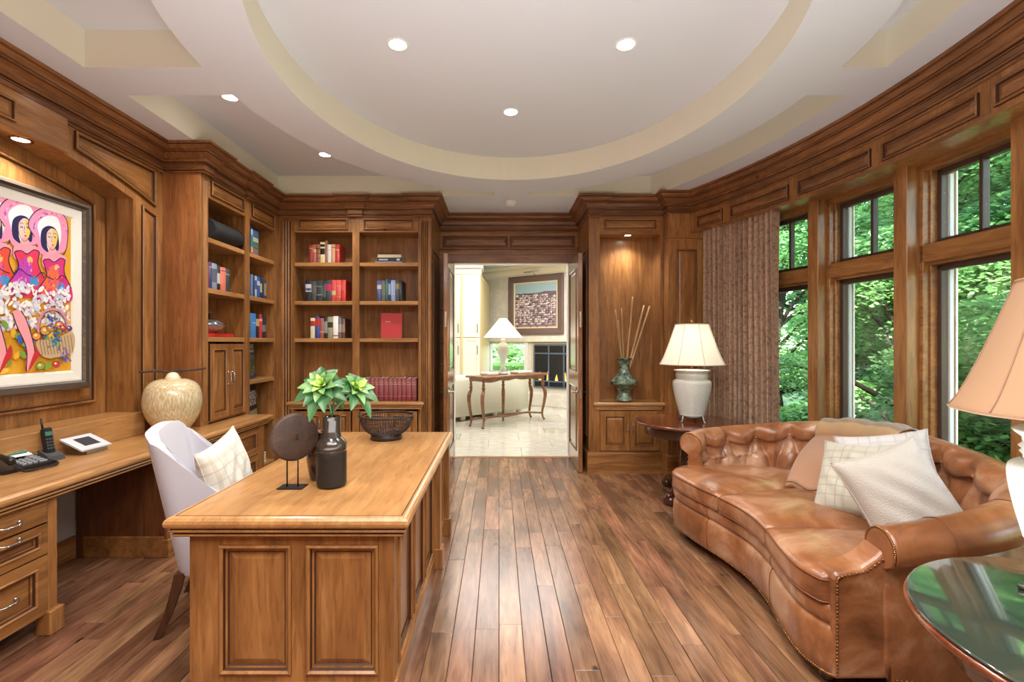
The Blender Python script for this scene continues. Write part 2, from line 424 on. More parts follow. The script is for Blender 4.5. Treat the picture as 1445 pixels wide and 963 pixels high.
# arched face above and beside the picture recess
q = MB(); N = 28; ys = [.98+(3.62-.98)*i/N for i in range(N+1)]
top = [(-2.76, y, 3.06) for y in ys]; bot = [(-2.76, y, AR(y)) for y in ys]; bk = [(-2.96, y, AR(y)) for y in ys]
q.add(top+bot, [(i, i+1, N+2+i, N+1+i) for i in range(N)], 0)
q.add(bot+bk, [(i, i+1, N+2+i, N+1+i) for i in range(N)], 0)
q.box(-2.78, -2.76, 3.62, 3.94, .74, 3.06, 0); q.box(-2.78, -2.76, .6, .98, .74, 3.06, .001)
q.box(-2.96, -2.78, 3.62, 3.66, .74, 2.56, 0); q.box(-2.96, -2.78, .94, .98, .74, 2.56, 0)
part('arched_panelling', q, woodZ, wall_l)
def polyoff(pts, d):                          # inset a convex-ish polygon
    n = len(pts); o = []; A = sum(pts[i-1][0]*pts[i][1]-pts[i][0]*pts[i-1][1] for i in range(n)); sg = 1 if A > 0 else -1
    for i in range(n):
        p0, p1, p2 = (np.array(pts[j % n]) for j in (i-1, i, i+1)); a = p1-p0; b = p2-p1
        na = np.array((-a[1], a[0]))/np.hypot(*a)*sg; nb = np.array((-b[1], b[0]))/np.hypot(*b)*sg; m = na+nb; m /= np.hypot(*m); o.append(tuple(p1+m*d/max(.35, m@na)))
    return o
def rpoly(mb, mp, pts, k=1.):
    n = len(pts); rings = [polyoff(pts, a*k) for a, b in RAISE]; vs = []
    for rg, (a, b) in zip(rings, RAISE): vs += [mp(u, v, b if a == 0 and b < 0 else (b+.0097)*k) for u, v in rg]
    fs = [(a*n+i, a*n+(i+1) % n, (a+1)*n+(i+1) % n, (a+1)*n+i) for a in range(len(RAISE)-1) for i in range(n)]
    fs.append([(len(RAISE)-1)*n+i for i in range(n)]); mb.add(vs, fs, [m for m in RPM for _ in range(n)]+[0])
P = plX(-2.76)
q = MB(); yy = [3.114+(3.845-3.114)*i/10 for i in range(11)]
rpoly(q, P, [(y, AR(y)+.068) for y in yy]+[(3.845, 2.83), (3.114, 2.83)], 1.15); part('spandrel_panel', q, [woodY, glaze], wall_l)
q = MB(); rpoly(q, P, [(3.70, 1.01), (3.86, 1.01), (3.86, 2.47), (3.70, 2.515)], .95); part('side_panel', q, [woodZ, glaze], wall_l)
q = MB(); yy = [1.1+(3.5-1.1)*i/24 for i in range(25)]
rpoly(q, plX(-2.955), [(1.1, 1.02)]+[(3.5, 1.02)]+[(y, AR(y)-.1) for y in yy[::-1]], 1.); part('recess_panel', q, [woodZ, glaze], wall_l)
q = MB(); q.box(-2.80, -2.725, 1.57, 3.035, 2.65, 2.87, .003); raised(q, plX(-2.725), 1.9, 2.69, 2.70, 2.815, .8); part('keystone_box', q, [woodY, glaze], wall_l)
q = MB(); q.box(-2.96, -2.70, .98, 3.66, .76, .926, .003); part('ledge', q, topY, wall_l)
q = MB(); q.box(-2.875, -2.855, 1.9, 3.24, 0, .15, .003); part('skirting', q, woodY, wall_l)
# ---- crown moulding run round the room, one path with jogs at the pilasters
CR = [(0, 2.845), (.012, 2.845), (.017, 2.850), (.017, 2.857), (.008, 2.860), (.008, 2.866), (.018, 2.868), (.022, 2.874), (.018, 2.880), (.010, 2.883), (.010, 2.915), (.016, 2.917), (.018, 2.922), (.034, 2.926), (.042, 2.932), (.044, 2.940), (.038, 2.946), (.034, 2.947),
      (.040, 2.962), (.056, 2.980), (.076, 2.990), (.076, 2.996), (.088, 2.998), (.088, 3.006), (.094, 3.008), (.100, 3.020), (.112, 3.032), (.122, 3.036), (.122, 3.041), (.134, 3.043), (.138, 3.050), (.138, 3.0595), (0, 3.0595)]
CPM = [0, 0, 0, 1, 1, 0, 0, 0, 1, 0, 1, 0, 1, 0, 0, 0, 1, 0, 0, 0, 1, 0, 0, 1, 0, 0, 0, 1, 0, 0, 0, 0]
path = [(-2.76, -.8), (-2.76, 3.94), (-2.425, 3.94), (-2.425, 4.06), (-2.45, 4.06), (-2.45, 4.625), (-2.425, 4.625), (-2.425, 4.735), (-2.45, 4.735), (-2.45, 5.33),
        (-1.66, 5.33), (-1.66, 5.305), (-1.52, 5.305), (-1.52, 5.33), (-.915, 5.33), (-.915, 5.305), (-.75, 5.305), (-.75, 6.06), (1.0, 6.06),
        (1.0, 5.305), (1.12, 5.305), (1.12, 5.33), (1.83, 5.33), (1.83, 5.18), arc(5.13, 5.18)]
iA = len(path)-1
ths = [TH1-(2*TH1)*i/56 for i in range(1, 57)]; path += [arc(5.13, th=t) for t in ths]; path += [(arc(5.13, th=ths[-1])[0], -.8)]
def crown(i0, i1, parent, mat): 
    q = MB(); q.sweep(path, CR, side=1, i0=i0, i1=i1, pm=CPM); return part('crown', q, [mat, glaze], parent)
crown(0, 1, wall_l, crownY)
# ---- door wall
mb = MB(); D0, D1, DZ = -.573, .886, 2.46
mb.box(-3.1, D0, 6.06, 6.2, -.02, 3.06, 0); mb.box(D1, 3.3, 6.06, 6.2, -.02, 3.06, 0); mb.box(D0, D1, 6.06, 6.2, DZ, 3.06, 0)
wall_b = struct('wall_back', mb, woodX)
crown(17, 18, wall_b, crownX)
q = MB(); B = plY(6.06)
for a, b in ((-.71, .115), (.135, .96)): raised(q, B, a, 2.655, b, 2.80, .9)
part('frieze_panel', q, [crownX, glaze], wall_b)
q = MB(); q.sweep([(-.75, 6.06), (1.0, 6.06)], [(0, 2.60), (.015, 2.60), (.02, 2.615), (.012, 2.63), (.022, 2.636), (.022, 2.646), (0, 2.65)]); part('frieze_moulding', q, crownX, wall_b)
q = MB()
for a, b in ((D0-.12, D0), (D1, D1+.11)): q.box(a, b, 6.035, 6.06, 0, DZ, .004)
q.box(D0-.12, D1+.11, 6.03, 6.06, DZ, DZ+.1, .004); part('door_casing', q, crownX, wall_b)
q = MB(); q.box(D0-.001, D0+.012, 6.06, 6.2, 0, DZ, .001); q.box(D1-.012, D1+.001, 6.06, 6.2, 0, DZ, .001); q.box(D0, D1, 6.06, 6.2, DZ-.012, DZ, .001); part('door_lining', q, white, wall_b)
q = MB(); q.box(D0, D1, 6.045, 6.12, -.01, .004, .002); part('threshold', q, woodX, wall_b)
doorM = wood('door_leaf_wood', (104, 66, 42), (150, 100, 64), (180, 130, 88), axis=2, rough=.22, knots=.5, coat=.6)
def lever(parent, x, sg, y=5.41, z=.89):
    q = MB(); q.lathe([(0, 0), (.024, 0), (.024, .006), (.009, .01), (.009, .045), (0, .045)], n=16, xf=lambda a, b, c: (x+sg*c, y+a, z+b))
    q.tube([(x+sg*.042, y, z), (x+sg*.048, y+.03, z+.004), (x+sg*.046, y+.11, z)], [.009, .008, .007]); return part('door_handle', q, chrome, parent)
for nm, x0, x1 in (('door_1', -.615, -.568), ('door_2', .883, .93)):
    q = MB(); q.box(x0, x1, 5.335, 6.055, .008, 2.45, .003); d = struct(nm, q, doorM)
    for X, sg in ((x0, -1), (x1, 1)):
        for k, (a, b) in enumerate(((.22, .95), (1.12, 2.3))):
            q = MB(); q.nested(plX(X, sg), 5.45, a, 5.95, b, [(0, -.004), (0, .006), (.008, .01), (.018, -.0), (.03, -.003), (.06, .004)], pm=[0, 0, 1, 1, 0]); part('panel', q, [doorM, glaze], d)
        lever(d, X, sg)
    q = MB(); q.box((x0+x1)/2-.013, (x0+x1)/2+.013, 5.331, 5.336, .83, .95, .002); q.box((x0+x1)/2-.012, (x0+x1)/2+.012, 5.331, 5.336, 1.62, 1.80, .002); part('lock_plate', q, chrome, d)
    q = MB()
    for z in (.3, 1.2, 2.2): q.tube([((x0 if nm == 'door_1' else x1), 6.05, z-.05), ((x0 if nm == 'door_1' else x1), 6.05, z+.05)], .009)
    part('hinge', q, chrome, d)
# ---- bowed window wall
mb = MB()
TE = TH1+.0
A_ = [(-TE+2*TE*i/60) for i in range(61)]
mb.sweep([arc(5.28, th=t) for t in A_], [(0, -.02), (0, .42), (-.3, .42), (-.3, -.02)], side=-1, caps=True)
mb.sweep([arc(5.13, th=t) for t in A_], [(0, 2.64), (0, 3.3), (-.45, 3.3), (-.45, 2.64), (0, 2.64)], side=-1, caps=True)
xe = arc(5.13, 5.18)[0]; mb.box(xe, xe+.6, -.9, .68, -.02, 3.06, 0)
mb.box(2.215, 2.42, 5.19, 6.2, -.02, 3.06, 0)
mb.box(-3.3, 3.3, -1.0, -.85, -.02, 3.3, 0, mi=0)
wall_r = struct('wall_right', mb, [woodZ])
q = MB(); q.sweep(path, CR, side=1, i0=iA, i1=len(path)-1, pm=CPM); part('crown', q, [crownY, glaze], wall_r)
F = arcmap(5.13)
th_ = lambda px: arc_px(px, 5.12)
pan = [(983, 1019), (1030, 1112), (1125, 1228), (1244, 1380)]
ang = [(th_(b), th_(a)) for a, b in pan]; w_ = ang[3][1]-ang[3][0]; g_ = ang[2][0]-ang[3][1]
a = ang[3][0]-g_
while a-w_ > -TE: ang.append((a-w_, a)); a -= w_+g_
for a, b in ang:
    q = MB(); q.nested(F, a, 2.675, b, 2.80, [(i*.85, h if h < -.003 and i == 0 else h+.0097) for i, h in RAISE], nu=8, pm=RPM, su=1/5.13); part('frieze_panel', q, [crownY, glaze], wall_r)
q = MB(); q.sweep([arc(5.13, th=t) for t in A_], [(0, 2.632), (.012, 2.632), (.012, 2.652), (0, 2.656)], side=-1); part('frieze_bead', q, crownY, wall_r)
# posts and windows
SP = .1440; T0 = .0668; posts = [T0+SP*k for k in (-4, -3, -2, -1, 0, 1, 2)]; PH = .0098
darkframe = plain('bronze_sash', (70, 52, 44), .4)
blueglass_edge = plain('aluminium_liner', (196, 204, 210), .4)
for t in posts:
    q = MB(); 
    def px_(u, v, n, t=t):                    # u along wall, v up, n outward
        c = arc(5.28, th=t); R_ = (math.cos(t), math.sin(t)); return (c[0]+R_[0]*n-R_[1]*u, c[1]+R_[1]*n+R_[0]*u, v)
    
    q.box(-.052, .052, 0, .30, .35, 2.66, .004, xf=lambda u, n, v: px_(u, v, n)); part('window_post', q, woodZ, wall_r)
for k in range(len(posts)-1):
    ta, tb = posts[k], posts[k+1]; tm = (ta+tb)/2; hw = 5.40*math.sin((tb-ta)/2)-.052
    c0 = arc(5.36, th=tm); R_ = (math.cos(tm), math.sin(tm))
    wm = lambda u, n, v: (c0[0]+R_[0]*n-R_[1]*u, c0[1]+R_[1]*n+R_[0]*u, v)
    q = MB()
    for s in (-1, 1): q.box(s*(hw-.03), s*(hw+.015), 0, .2, .42, 2.66, .003, xf=wm); q.box(s*(hw-.045), s*(hw-.03), .04, .2, .42, 2.66, .003, xf=wm)
    q.box(-hw, hw, 0, .2, 2.595, 2.66, .003, xf=wm); q.box(-hw-.02, hw+.02, 0, .2, .40, .45, .003, xf=wm)
    q.box(-hw, hw, .0, .2, 1.985, 2.105, .006, xf=wm); q.box(-hw, hw, .03, .2, 1.965, 1.99, .003, xf=wm)
    w = struct('window_%d' % (k+1), q, woodY)
    hi = hw-.045
    for (z0, z1, mid) in ((.45, 1.965, 0), (2.105, 2.595, 1)):
        q = MB()
        for s in (-1, 1): q.box(s*(hi-.032), s*hi, .08, .125, z0, z1, .003, xf=wm)
        q.box(-hi, hi, .08, .125, z0, z0+.035, .003, xf=wm); q.box(-hi, hi, .08, .125, z1-.035, z1, .003, xf=wm)
        if mid: q.box(-.013, .013, .08, .125, z0, z1, .003, xf=wm)
        part('sash', q, darkframe, w)
        q = MB()
        for s in (-1, 1): q.box(s*(hi-.044), s*(hi-.032), .125, .15, z0+.035, z1-.035, .001, xf=wm)
        part('glazing_bead', q, blueglass_edge, w)
        for (a, b) in (((-hi+.032, -.013), (.013, hi-.032)) if mid else ((-hi+.032, hi-.032),)):
            q = MB(); q.box(a, b, .098, .104, z0+.035, z1-.035, 0, xf=wm); part('pane', q, glassM, w)
    q = MB()
    for s in (-1, 1): q.box(s*(hw-.052), s*(hw+.06), .2, .215, .42, 2.66, .003, xf=wm)
    part('outer_casing', q, white, w)
# ---- baseboards
q = MB(); BB = [(0, 0), (.018, 0), (.018, .2), (.014, .22), (.008, .23), (0, .235)]
# column beside the niche
def pilaster_column():
    t = thing('panelled_column', 'panelled knotty alder column between the display niche and the curtain', 'column', (1.95, 5.2, 0))
    q = MB(); q.box(1.83, 2.215, 5.18, 6.05, 0, 3.055, .004); part('shaft', q, woodZ, t)
    q = MB(); raised(q, plY(5.18), 1.92, .35, 2.14, 2.46, .7); part('panel', q, [woodZ, glaze], t)
    q = MB(); q.sweep([(1.83, 5.9), (1.83, 5.18), (2.2, 5.18)], [(0, 2.56), (.008, 2.56), (.012, 2.57), (0, 2.58)], side=1); part('moulding', q, woodX, t)
    q = MB(); q.sweep([(1.83, 5.33), (1.83, 5.18), (2.2, 5.18)], BB, side=1); part('baseboard', q, woodX, t)
    q = MB(); q.sweep(path, CR, side=1, i0=22, i1=iA, pm=CPM); part('crown', q, [crownX, glaze], t)
pilaster_column()
# ================================================================ LIGHTS IN THE CEILING
def can(x, y, z, label, power=26, r=.055, spot=True, mat=white, group='recessed ceiling lights', tilt=0):
    t = thing('recessed_light', label, 'light', (x, y, z), group=group)
    q = MB(); q.lathe([(r+.012, .0), (r+.012, -.004), (r, -.006), (r-.006, .0), (r-.008, .02)], (x, y, z), 32); part('trim_ring', q, mat, t)
    q = MB(); q.lathe([(0, -.001), (r-.004, -.001)], (x, y, z), 32, smooth=False); part('lens', q, lens, t)
    d = bpy.data.lights.new('spot', 'SPOT'); d.energy = power; d.color = (1, .955, .89); d.spot_size = 2.3; d.spot_blend = .8; d.shadow_soft_size = .05
    o = bpy.data.objects.new('lamp_glow', d); o.location = (x, y, z-.02); COL.objects.link(o)
for x, y, z, lb in ((-.62, 2.94, CZ+RC, 'round recessed ceiling light on the left of the oval tray'), (.778, 2.94, CZ+RC, 'round recessed ceiling light on the right of the oval tray'),
                 (.095, 3.8, CZ+RC, 'round recessed ceiling light nearest the doors in the oval tray'),
                 (-2.0, 3.57, CZ+RC, 'recessed light in the left coffer partly hidden by the ring'), (-1.69, 4.66, CZ+RC, 'small recessed light in the back left coffer above the bookcase')):
    can(x, y, z, lb, 34)
for x, y, lb in ((-.62, 1.5, 'left'), (.778, 1.5, 'right')): can(x, y, CZ+RC, 'unseen recessed fill light in the near %s part of the oval tray' % lb, 34)  # out-of-view lights added for fill, mirroring the visible ring lights
can(-2.82, 2.83, 2.649, 'small recessed light in the wooden box above the dancers painting', 9, .045, mat=brass)
can(1.46, 5.44, 2.669, 'small recessed puck light in the top of the display niche', 11, .04, mat=brass)
t = thing('smoke_detector', 'round white smoke detector on the ceiling above the doors', 'detector', (.13, 5.47, CZ))
q = MB(); q.lathe([(0, -.045), (.03, -.045), (.05, -.038), (.056, -.02), (.056, -.012)], (.13, 5.47, CZ), 28); part('cover', q, white, t)
q = MB(); q.lathe([(.066, 0), (.066, -.012), (.05, -.014)], (.13, 5.47, CZ), 28); part('base', q, white, t)
# ================================================================ BUILT-IN CABINETRY
def bail(parent, x, y, z, w=.09, ax='y', out=(1, 0), drop=False):
    """twisted bar pull; ax: bar direction; out: outward direction in plan"""
    ox, oy = out
    def p(u, n, v): return (x+ox*n+(u if ax == 'x' else 0), y+oy*n+(u if ax == 'y' else 0), z+v) if ax != 'z' else (x+ox*n, y+oy*n, z+u)
    q = MB(); pts = [p(-w/2, .0, 0), p(-w/2, .018, 0), p(-w/2+.012, .028, -.004), p(0, .031, -.006), p(w/2-.012, .028, -.004), p(w/2, .018, 0), p(w/2, 0, 0)]
    q.tube(pts, [.006, .005, .0042, .0052, .0042, .005, .006], 8)
    for s in (-1, 1): q.ball(p(s*w/2, .004, 0), .009, 6)
    for s in (-.25, 0, .25): q.ball(p(s*w, .03, -.006), .0065, 5)
    return part('handle', q, chrome, parent)
def fluted(t, mp, u0, u1, z0, z1, mat=woodZ, nfl=4, name='pilaster', proud=.0, cap=True):
    q = MB(); n = nfl; w = (u1-u0); m = .16*w; fw = (w-2*m)/n
    # flat field with real flutes as a corrugated strip
    vs = []; us = [u0, u0+m]
    prof = [(u0, .0), (u0+m, .0)]
    for k in range(n):
        a = u0+m+k*fw
        for s in range(1, 7): prof.append((a+fw*(.12+.76*s/7), -.010*math.sin(PI*s/7)))
        prof.append((a+fw*.94, 0))
    prof += [(u1-m, 0), (u1, 0)]
    for (u, nn) in prof: vs += [mp(u, z0, nn+proud), mp(u, z1, nn+proud)]
    fs = [(2*i, 2*i+2, 2*i+3, 2*i+1) for i in range(len(prof)-1)]
    q.add(vs, fs, [1 if (prof[i][1] < -.007 and prof[i+1][1] < -.007) else 0 for i in range(len(prof)-1)], False)
    return part(name, q, [mat, glaze], t)
SH = [2.344, 1.915, 1.50]                     # shelf tops shared by both bookcases
# ---------------- left bookcase (stands on the counter, bay two runs down to the floor)
LB = thing('bookcase', 'tall alder bookcase on the left wall with open bays and a small cupboard', 'bookcase', (-2.6, 4.6, 0))
P = plX(-2.45)
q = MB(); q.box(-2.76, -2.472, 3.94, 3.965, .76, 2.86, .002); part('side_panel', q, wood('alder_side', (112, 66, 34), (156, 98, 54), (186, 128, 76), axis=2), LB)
q = MB(); q.box(-2.762, -2.752, 3.965, 5.33, 0.0, 3.05, .001); part('back_panel', q, woodZ, LB)
for nm, a, b, z0 in (('stile', 3.94, 4.045, .76), ('divider', 4.633, 4.72, 0), ('stile', 5.25, 5.33, 0)):
    q = MB(); q.box(-2.47, -2.45, a, b, z0, 2.86, .002)
    if nm == 'divider': q.box(-2.755, -2.47, a+.035, b-.03, 0, 2.86, .002)
    if a > 5: q.box(-2.755, -2.47, 5.25, 5.28, 0, 2.86, .002)
    part(nm, q, woodZ, LB)
fluted(LB, P, 3.955, 4.035, .80, 2.80, proud=.004, nfl=3)
for a, b in ((4.045, 4.633), (4.72, 5.25)):
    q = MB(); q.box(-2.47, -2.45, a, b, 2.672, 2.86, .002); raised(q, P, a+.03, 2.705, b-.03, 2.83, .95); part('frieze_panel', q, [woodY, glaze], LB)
    q = MB(); q.box(-2.755, -2.455, a, b, 2.675, 2.69, .001); part('soffit', q, woodY, LB)
for bay, (a, b) in enumerate(((4.045, 4.66), (4.70, 5.25))):
    for z in (SH if bay == 0 else SH+[1.08, .66, .18]):
        q = MB(); q.box(-2.752, -2.458, a-.0, b, z-.043, z, .004); part('shelf', q, topY, LB)
q = MB(); door_front(q, plX(-2.455), 4.05, .79, 4.338, 1.44, .045, .018, .8); d1 = part('door', q, [woodZ, glaze], LB)
q = MB(); door_front(q, plX(-2.455), 4.342, .79, 4.63, 1.44, .045, .018, .8); d2 = part('door', q, [woodZ, glaze], LB)
bail(d1, -2.437, 4.315, 1.13, .11, 'z'); bail(d2, -2.437, 4.368, 1.13, .11, 'z')
q = MB(); q.box(-2.755, -2.455, 4.045, 4.66, .77, .785, .001); part('cupboard_floor', q, woodY, LB)
crown(1, 9, LB, crownY)
# ---------------- back bookcase
BK = thing('bookcase', 'wide alder bookcase left of the doors with two bays of books', 'bookcase', (-1.6, 5.45, 0))
B = plY(5.33)
q = MB(); q.box(-2.45, -.76, 5.61, 5.62, 0, 3.05, .001); part('back_panel', q, woodZ, BK)
q = MB(); q.box(-.775, -.75, 5.35, 6.055, 0, 3.05, .002); raised(q, plX(-.75), 5.42, .4, 5.98, 2.5, .7); part('side_panel', q, [woodZ, glaze], BK)
for nm, a, b in (('corner_stile', -2.45, -2.275), ('divider', -1.63, -1.55), ('stile', -.897, -.75)):
    q = MB(); q.box(a, b, 5.33, 5.355, 0, 2.86, .002)
    if nm == 'divider': q.box(a+.02, b-.02, 5.355, 5.61, 0, 2.86, .002)
    if nm == 'corner_stile': q.box(-2.30, -2.275, 5.355, 5.61, 0, 2.86, .002)
    if nm == 'stile': q.box(-.897, -.872, 5.355, 5.61, 0, 2.86, .002)
    part(nm, q, woodZ, BK)
fluted(BK, B, -2.415, -2.285, .0, 2.80, proud=.012, nfl=3); fluted(BK, B, -.885, -.762, .25, 2.80, proud=.012, nfl=4)
for (a, b) in ((-2.275, -1.63), (-1.55, -.897)):
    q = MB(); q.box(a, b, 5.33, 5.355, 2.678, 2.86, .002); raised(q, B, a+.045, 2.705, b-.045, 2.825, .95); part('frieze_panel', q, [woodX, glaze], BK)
    q = MB(); q.box(a, b, 5.34, 5.61, 2.68, 2.695, .001); part('soffit', q, woodX, BK)
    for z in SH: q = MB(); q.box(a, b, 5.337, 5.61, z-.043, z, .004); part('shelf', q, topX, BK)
    m = (a+b)/2
    for (u0, u1, hx) in ((a+.01, m-.002, m-.03), (m+.002, b-.01, m+.03)):
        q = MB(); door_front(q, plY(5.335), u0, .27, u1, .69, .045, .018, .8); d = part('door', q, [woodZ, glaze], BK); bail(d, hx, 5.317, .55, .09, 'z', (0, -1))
CT = [(-.02, 0), (.006, 0), (.010, .006), (.006, .014), (.014, .02), (.018, .028), (.014, .036), (.024, .04), (.034, .048), (.038, .062), (.034, .076), (.022, .084), (-.02, .084)]
q = MB(); q.box(-2.275, -.897, 5.34, 5.61, .745, .795, .002); q.sweep([(-2.31, 5.35), (-2.31, 5.325), (-.865, 5.325), (-.865, 5.35)], [(p, z+.712) for p, z in CT], side=1); q.box(-2.31, -.865, 5.32, 5.36, .72, .795, .001); part('counter_shelf', q, topX, BK)
q = MB(); q.sweep([(-2.42, 5.33), (-.75, 5.33), (-.75, 6.0)], BB, side=1); part('baseboard', q, woodX, BK)
crown(9, 17, BK, crownX)
# ---------------- display niche right of the doors
NC = thing('display_cabinet', 'alder display niche right of the doors with a two-door cupboard below', 'cabinet', (1.42, 5.45, 0))
q = MB(); q.box(1.0, 1.12, 5.33, 5.35, 0, 2.86, .002); q.box(1.0, 1.02, 5.35, 6.055, 0, 2.86, .002); q.box(1.10, 1.12, 5.35, 5.62, 0, 2.86, .002); part('stile', q, woodZ, NC)
q = MB(); q.box(1.795, 1.83, 5.33, 5.35, 0, 2.86, .002); q.box(1.795, 1.815, 5.35, 5.62, 0, 2.86, .002); part('stile', q, woodZ, NC)
q = MB(); raised(q, plX(1.0, -1), 5.42, .4, 5.98, 2.5, .7); part('side_panel', q, [woodZ, glaze], NC)
q = MB(); q.box(1.0, 1.83, 5.61, 5.62, 0, 3.05, .001); part('back_panel', q, woodZ, NC)
q = MB(); q.box(1.12, 1.795, 5.33, 5.35, 2.655, 2.86, .002); raised(q, B, 1.165, 2.70, 1.755, 2.825, .95); part('frieze_panel', q, [woodX, glaze], NC)
q = MB(); q.box(1.10, 1.82, 5.34, 5.61, 2.67, 2.69, .001); part('soffit', q, woodX, NC)
q = MB(); q.box(1.12, 1.795, 5.34, 5.61, .745, .79, .002); q.sweep([(1.085, 5.35), (1.085, 5.325), (1.80, 5.325), (1.80, 5.35)], [(p, z+.706) for p, z in CT], side=1); q.box(1.085, 1.80, 5.32, 5.36, .72, .79, .001); part('counter_shelf', q, topX, NC)
q = MB(); q.box(1.12, 1.795, 5.332, 5.35, .235, .72, .002); part('face_frame', q, woodX, NC)
for (u0, u1, hx) in ((1.125, 1.448, 1.42), (1.452, 1.775, 1.48)):
    q = MB(); door_front(q, plY(5.333), u0, .255, u1, .69, .05, .018, .8); d = part('door', q, [woodZ, glaze], NC); bail(d, hx, 5.315, .52, .09, 'z', (0, -1))
q = MB(); q.sweep([(1.0, 6.0), (1.0, 5.33), (1.83, 5.33)], BB, side=1); part('baseboard', q, woodX, NC)
crown(18, 22, NC, crownX)
# ---------------- long counter on the left wall
TP = [(-.03, 0), (.0, 0), (.006, .003), (.022, .007), (.030, .013), (.030, .020), (.024, .023), (.024, .026), (.036, .028), (.039, .034), (.036, .040), (.032, .042), (.032, .045), (.044, .047), (.050, .055), (.052, .066), (.049, .078), (.040, .087), (.030, .0905), (.022, .0905), (.019, .0885), (.016, .0905), (-.03, .0905)]
TPM = [0, 0, 0, 0, 0, 1, 1, 1, 0, 0, 1, 1, 1, 0, 0, 0, 0, 0, 0, 1, 1, 0]
CB = thing('counter', 'long knotty alder counter top running along the left wall under the painting', 'counter', (-2.5, 2.8, .67))
q = MB(); q.box(-2.753, -2.26, -.5, 4.60, .70, .7595, .001); q.box(-2.865, -2.753, -.5, 4.60, .70, .738, .001)
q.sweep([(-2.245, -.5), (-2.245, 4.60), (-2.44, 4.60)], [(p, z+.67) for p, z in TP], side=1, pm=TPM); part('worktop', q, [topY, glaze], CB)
q = MB(); q.box(-2.87, -2.24, 4.585, 4.60, .68, .70, .001); part('apron', q, woodY, CB)
def drawer(parent, x, y0, y1, z0, z1, k, hz, flat=False, hw=.1):
    q = MB()
    if flat: q.nested(plX(x), y0, z0, y1, z1, [(0, 0), (0, .016), (.004, .02)], pm=[1, 0])
    else: q.nested(plX(x), y0, z0, y1, z1, [(0, 0), (0, .02), (k, .02), (k+.006, .026), (k+.014, .02), (k+.018, .008), (k+.026, .006), (k+.03, .002), (k+.034, .002)], pm=[1, 0, 0, 0, 1, 0, 1, 0])
    d = part('drawer', q, [woodY, glaze], parent); bail(d, x+.02 if flat or hz > z1-.04 else x+(.02 if hz > z1-k else .003), (y0+y1)/2, hz, hw)
DA = thing('drawer_cabinet', 'alder drawer unit under the near left end of the counter', 'cabinet', (-2.5, 2.2, 0))
q = MB(); q.box(-2.86, -2.26, 1.2, 2.43, .1, .68, .002); part('carcass', q, woodY, DA)
q = MB(); q.box(-2.262, -2.24, 2.385, 2.435, .0, .69, .003); q.box(-2.262, -2.24, 1.935, 1.985, .0, .69, .003); q.box(-2.262, -2.24, 1.985, 2.385, .66, .69, .002); part('face_frame', q, woodZ, DA)
q = MB(); q.box(-2.29, -2.215, 2.37, 2.45, 0, .12, .004); part('foot', q, woodZ, DA)
drawer(DA, -2.26, 1.99, 2.383, .56, .66, .04, .615, flat=True); drawer(DA, -2.26, 1.99, 2.383, .405, .555, .035, .535); drawer(DA, -2.26, 1.99, 2.383, .11, .40, .05, .255)
drawer(DA, -2.26, 1.5, 1.93, .405, .66, .05, .52); drawer(DA, -2.26, 1.5, 1.93, .11, .40, .05, .255)
DB = thing('drawer_cabinet', 'alder drawer unit under the counter below the left bookcase', 'cabinet', (-2.5, 3.9, 0))
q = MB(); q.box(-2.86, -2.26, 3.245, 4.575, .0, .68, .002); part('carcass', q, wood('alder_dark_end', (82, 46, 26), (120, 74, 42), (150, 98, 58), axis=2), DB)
q = MB(); q.box(-2.8, -2.262, 3.23, 3.247, .0, .14, .003); q.box(-2.262, -2.225, 3.23, 4.585, 0, .12, .003); part('baseboard', q, woodY, DB)
q = MB()
for a, b in ((3.24, 3.29), (3.66, 3.74), (4.48, 4.58)): q = MB(); q.box(-2.262, -2.24, a, b, .12, .69, .003); part('stile', q, woodZ, DB)
for a, b in ((3.292, 3.658), (3.742, 4.478)):
    drawer(DB, -2.26, a, b, .42, .665, .045, .545); drawer(DB, -2.26, a, b, .13, .415, .045, .28)
# ================================================================ DESK
DK = thing('desk', 'large knotty alder desk with raised panels and a thick moulded top in the foreground', 'desk', (-.84, 2.8, 0))
q = MB(); X0, X1, Y0, Y1 = -1.27, -.405, 1.93, 3.68
q.box(X0-.0, X1+.0, Y0, Y1, .70, .7595, .001)
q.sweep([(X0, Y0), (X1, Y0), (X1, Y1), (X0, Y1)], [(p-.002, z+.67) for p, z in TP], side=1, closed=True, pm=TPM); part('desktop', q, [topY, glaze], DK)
q = MB(); x0, x1 = -1.245, -.42                # front (near) end: frame and two panels
for a, b in ((x0, -1.125), (-.835, -.775), (-.485, x1)): q.box(a, b, Y0, Y0+.025, 0, .68, .002)
for a, b in ((0, .115), (.635, .68)): q.box(-1.125, -.485, Y0+.001, Y0+.025, a, b, .002)
part('end_frame', q, woodZ, DK)
for a, b in ((-1.125, -.835), (-.775, -.485)):
    q = MB(); q.nested(plY(Y0+.012), a, .115, b, .635, [(0, 0), (0, .018), (.008, .022), (.016, .014), (.02, .002), (.028, .001), (.034, -.004), (.058, .004), (.062, .004)], pm=[0, 0, 0, 1, 0, 1, 0, 0]); part('end_panel', q, [woodZ, glaze], DK)
q = MB(); xs = -.42; S = plX(xs-.012)
st = [1.955, 2.0, 2.30, 2.36, 2.66, 2.72, 3.02, 3.07]
for a, b in ((1.955, 2.0), (2.30, 2.36), (2.66, 2.72), (3.02, 3.07), (3.16, 3.22), (3.56, 3.60)): q.box(xs-.025, xs, a, b, 0, .68, .002)
for a, b in ((0, .115), (.635, .68)): q.box(xs-.025, xs-.001, 1.955, 3.6, a, b, .002)
part('side_frame', q, woodZ, DK)
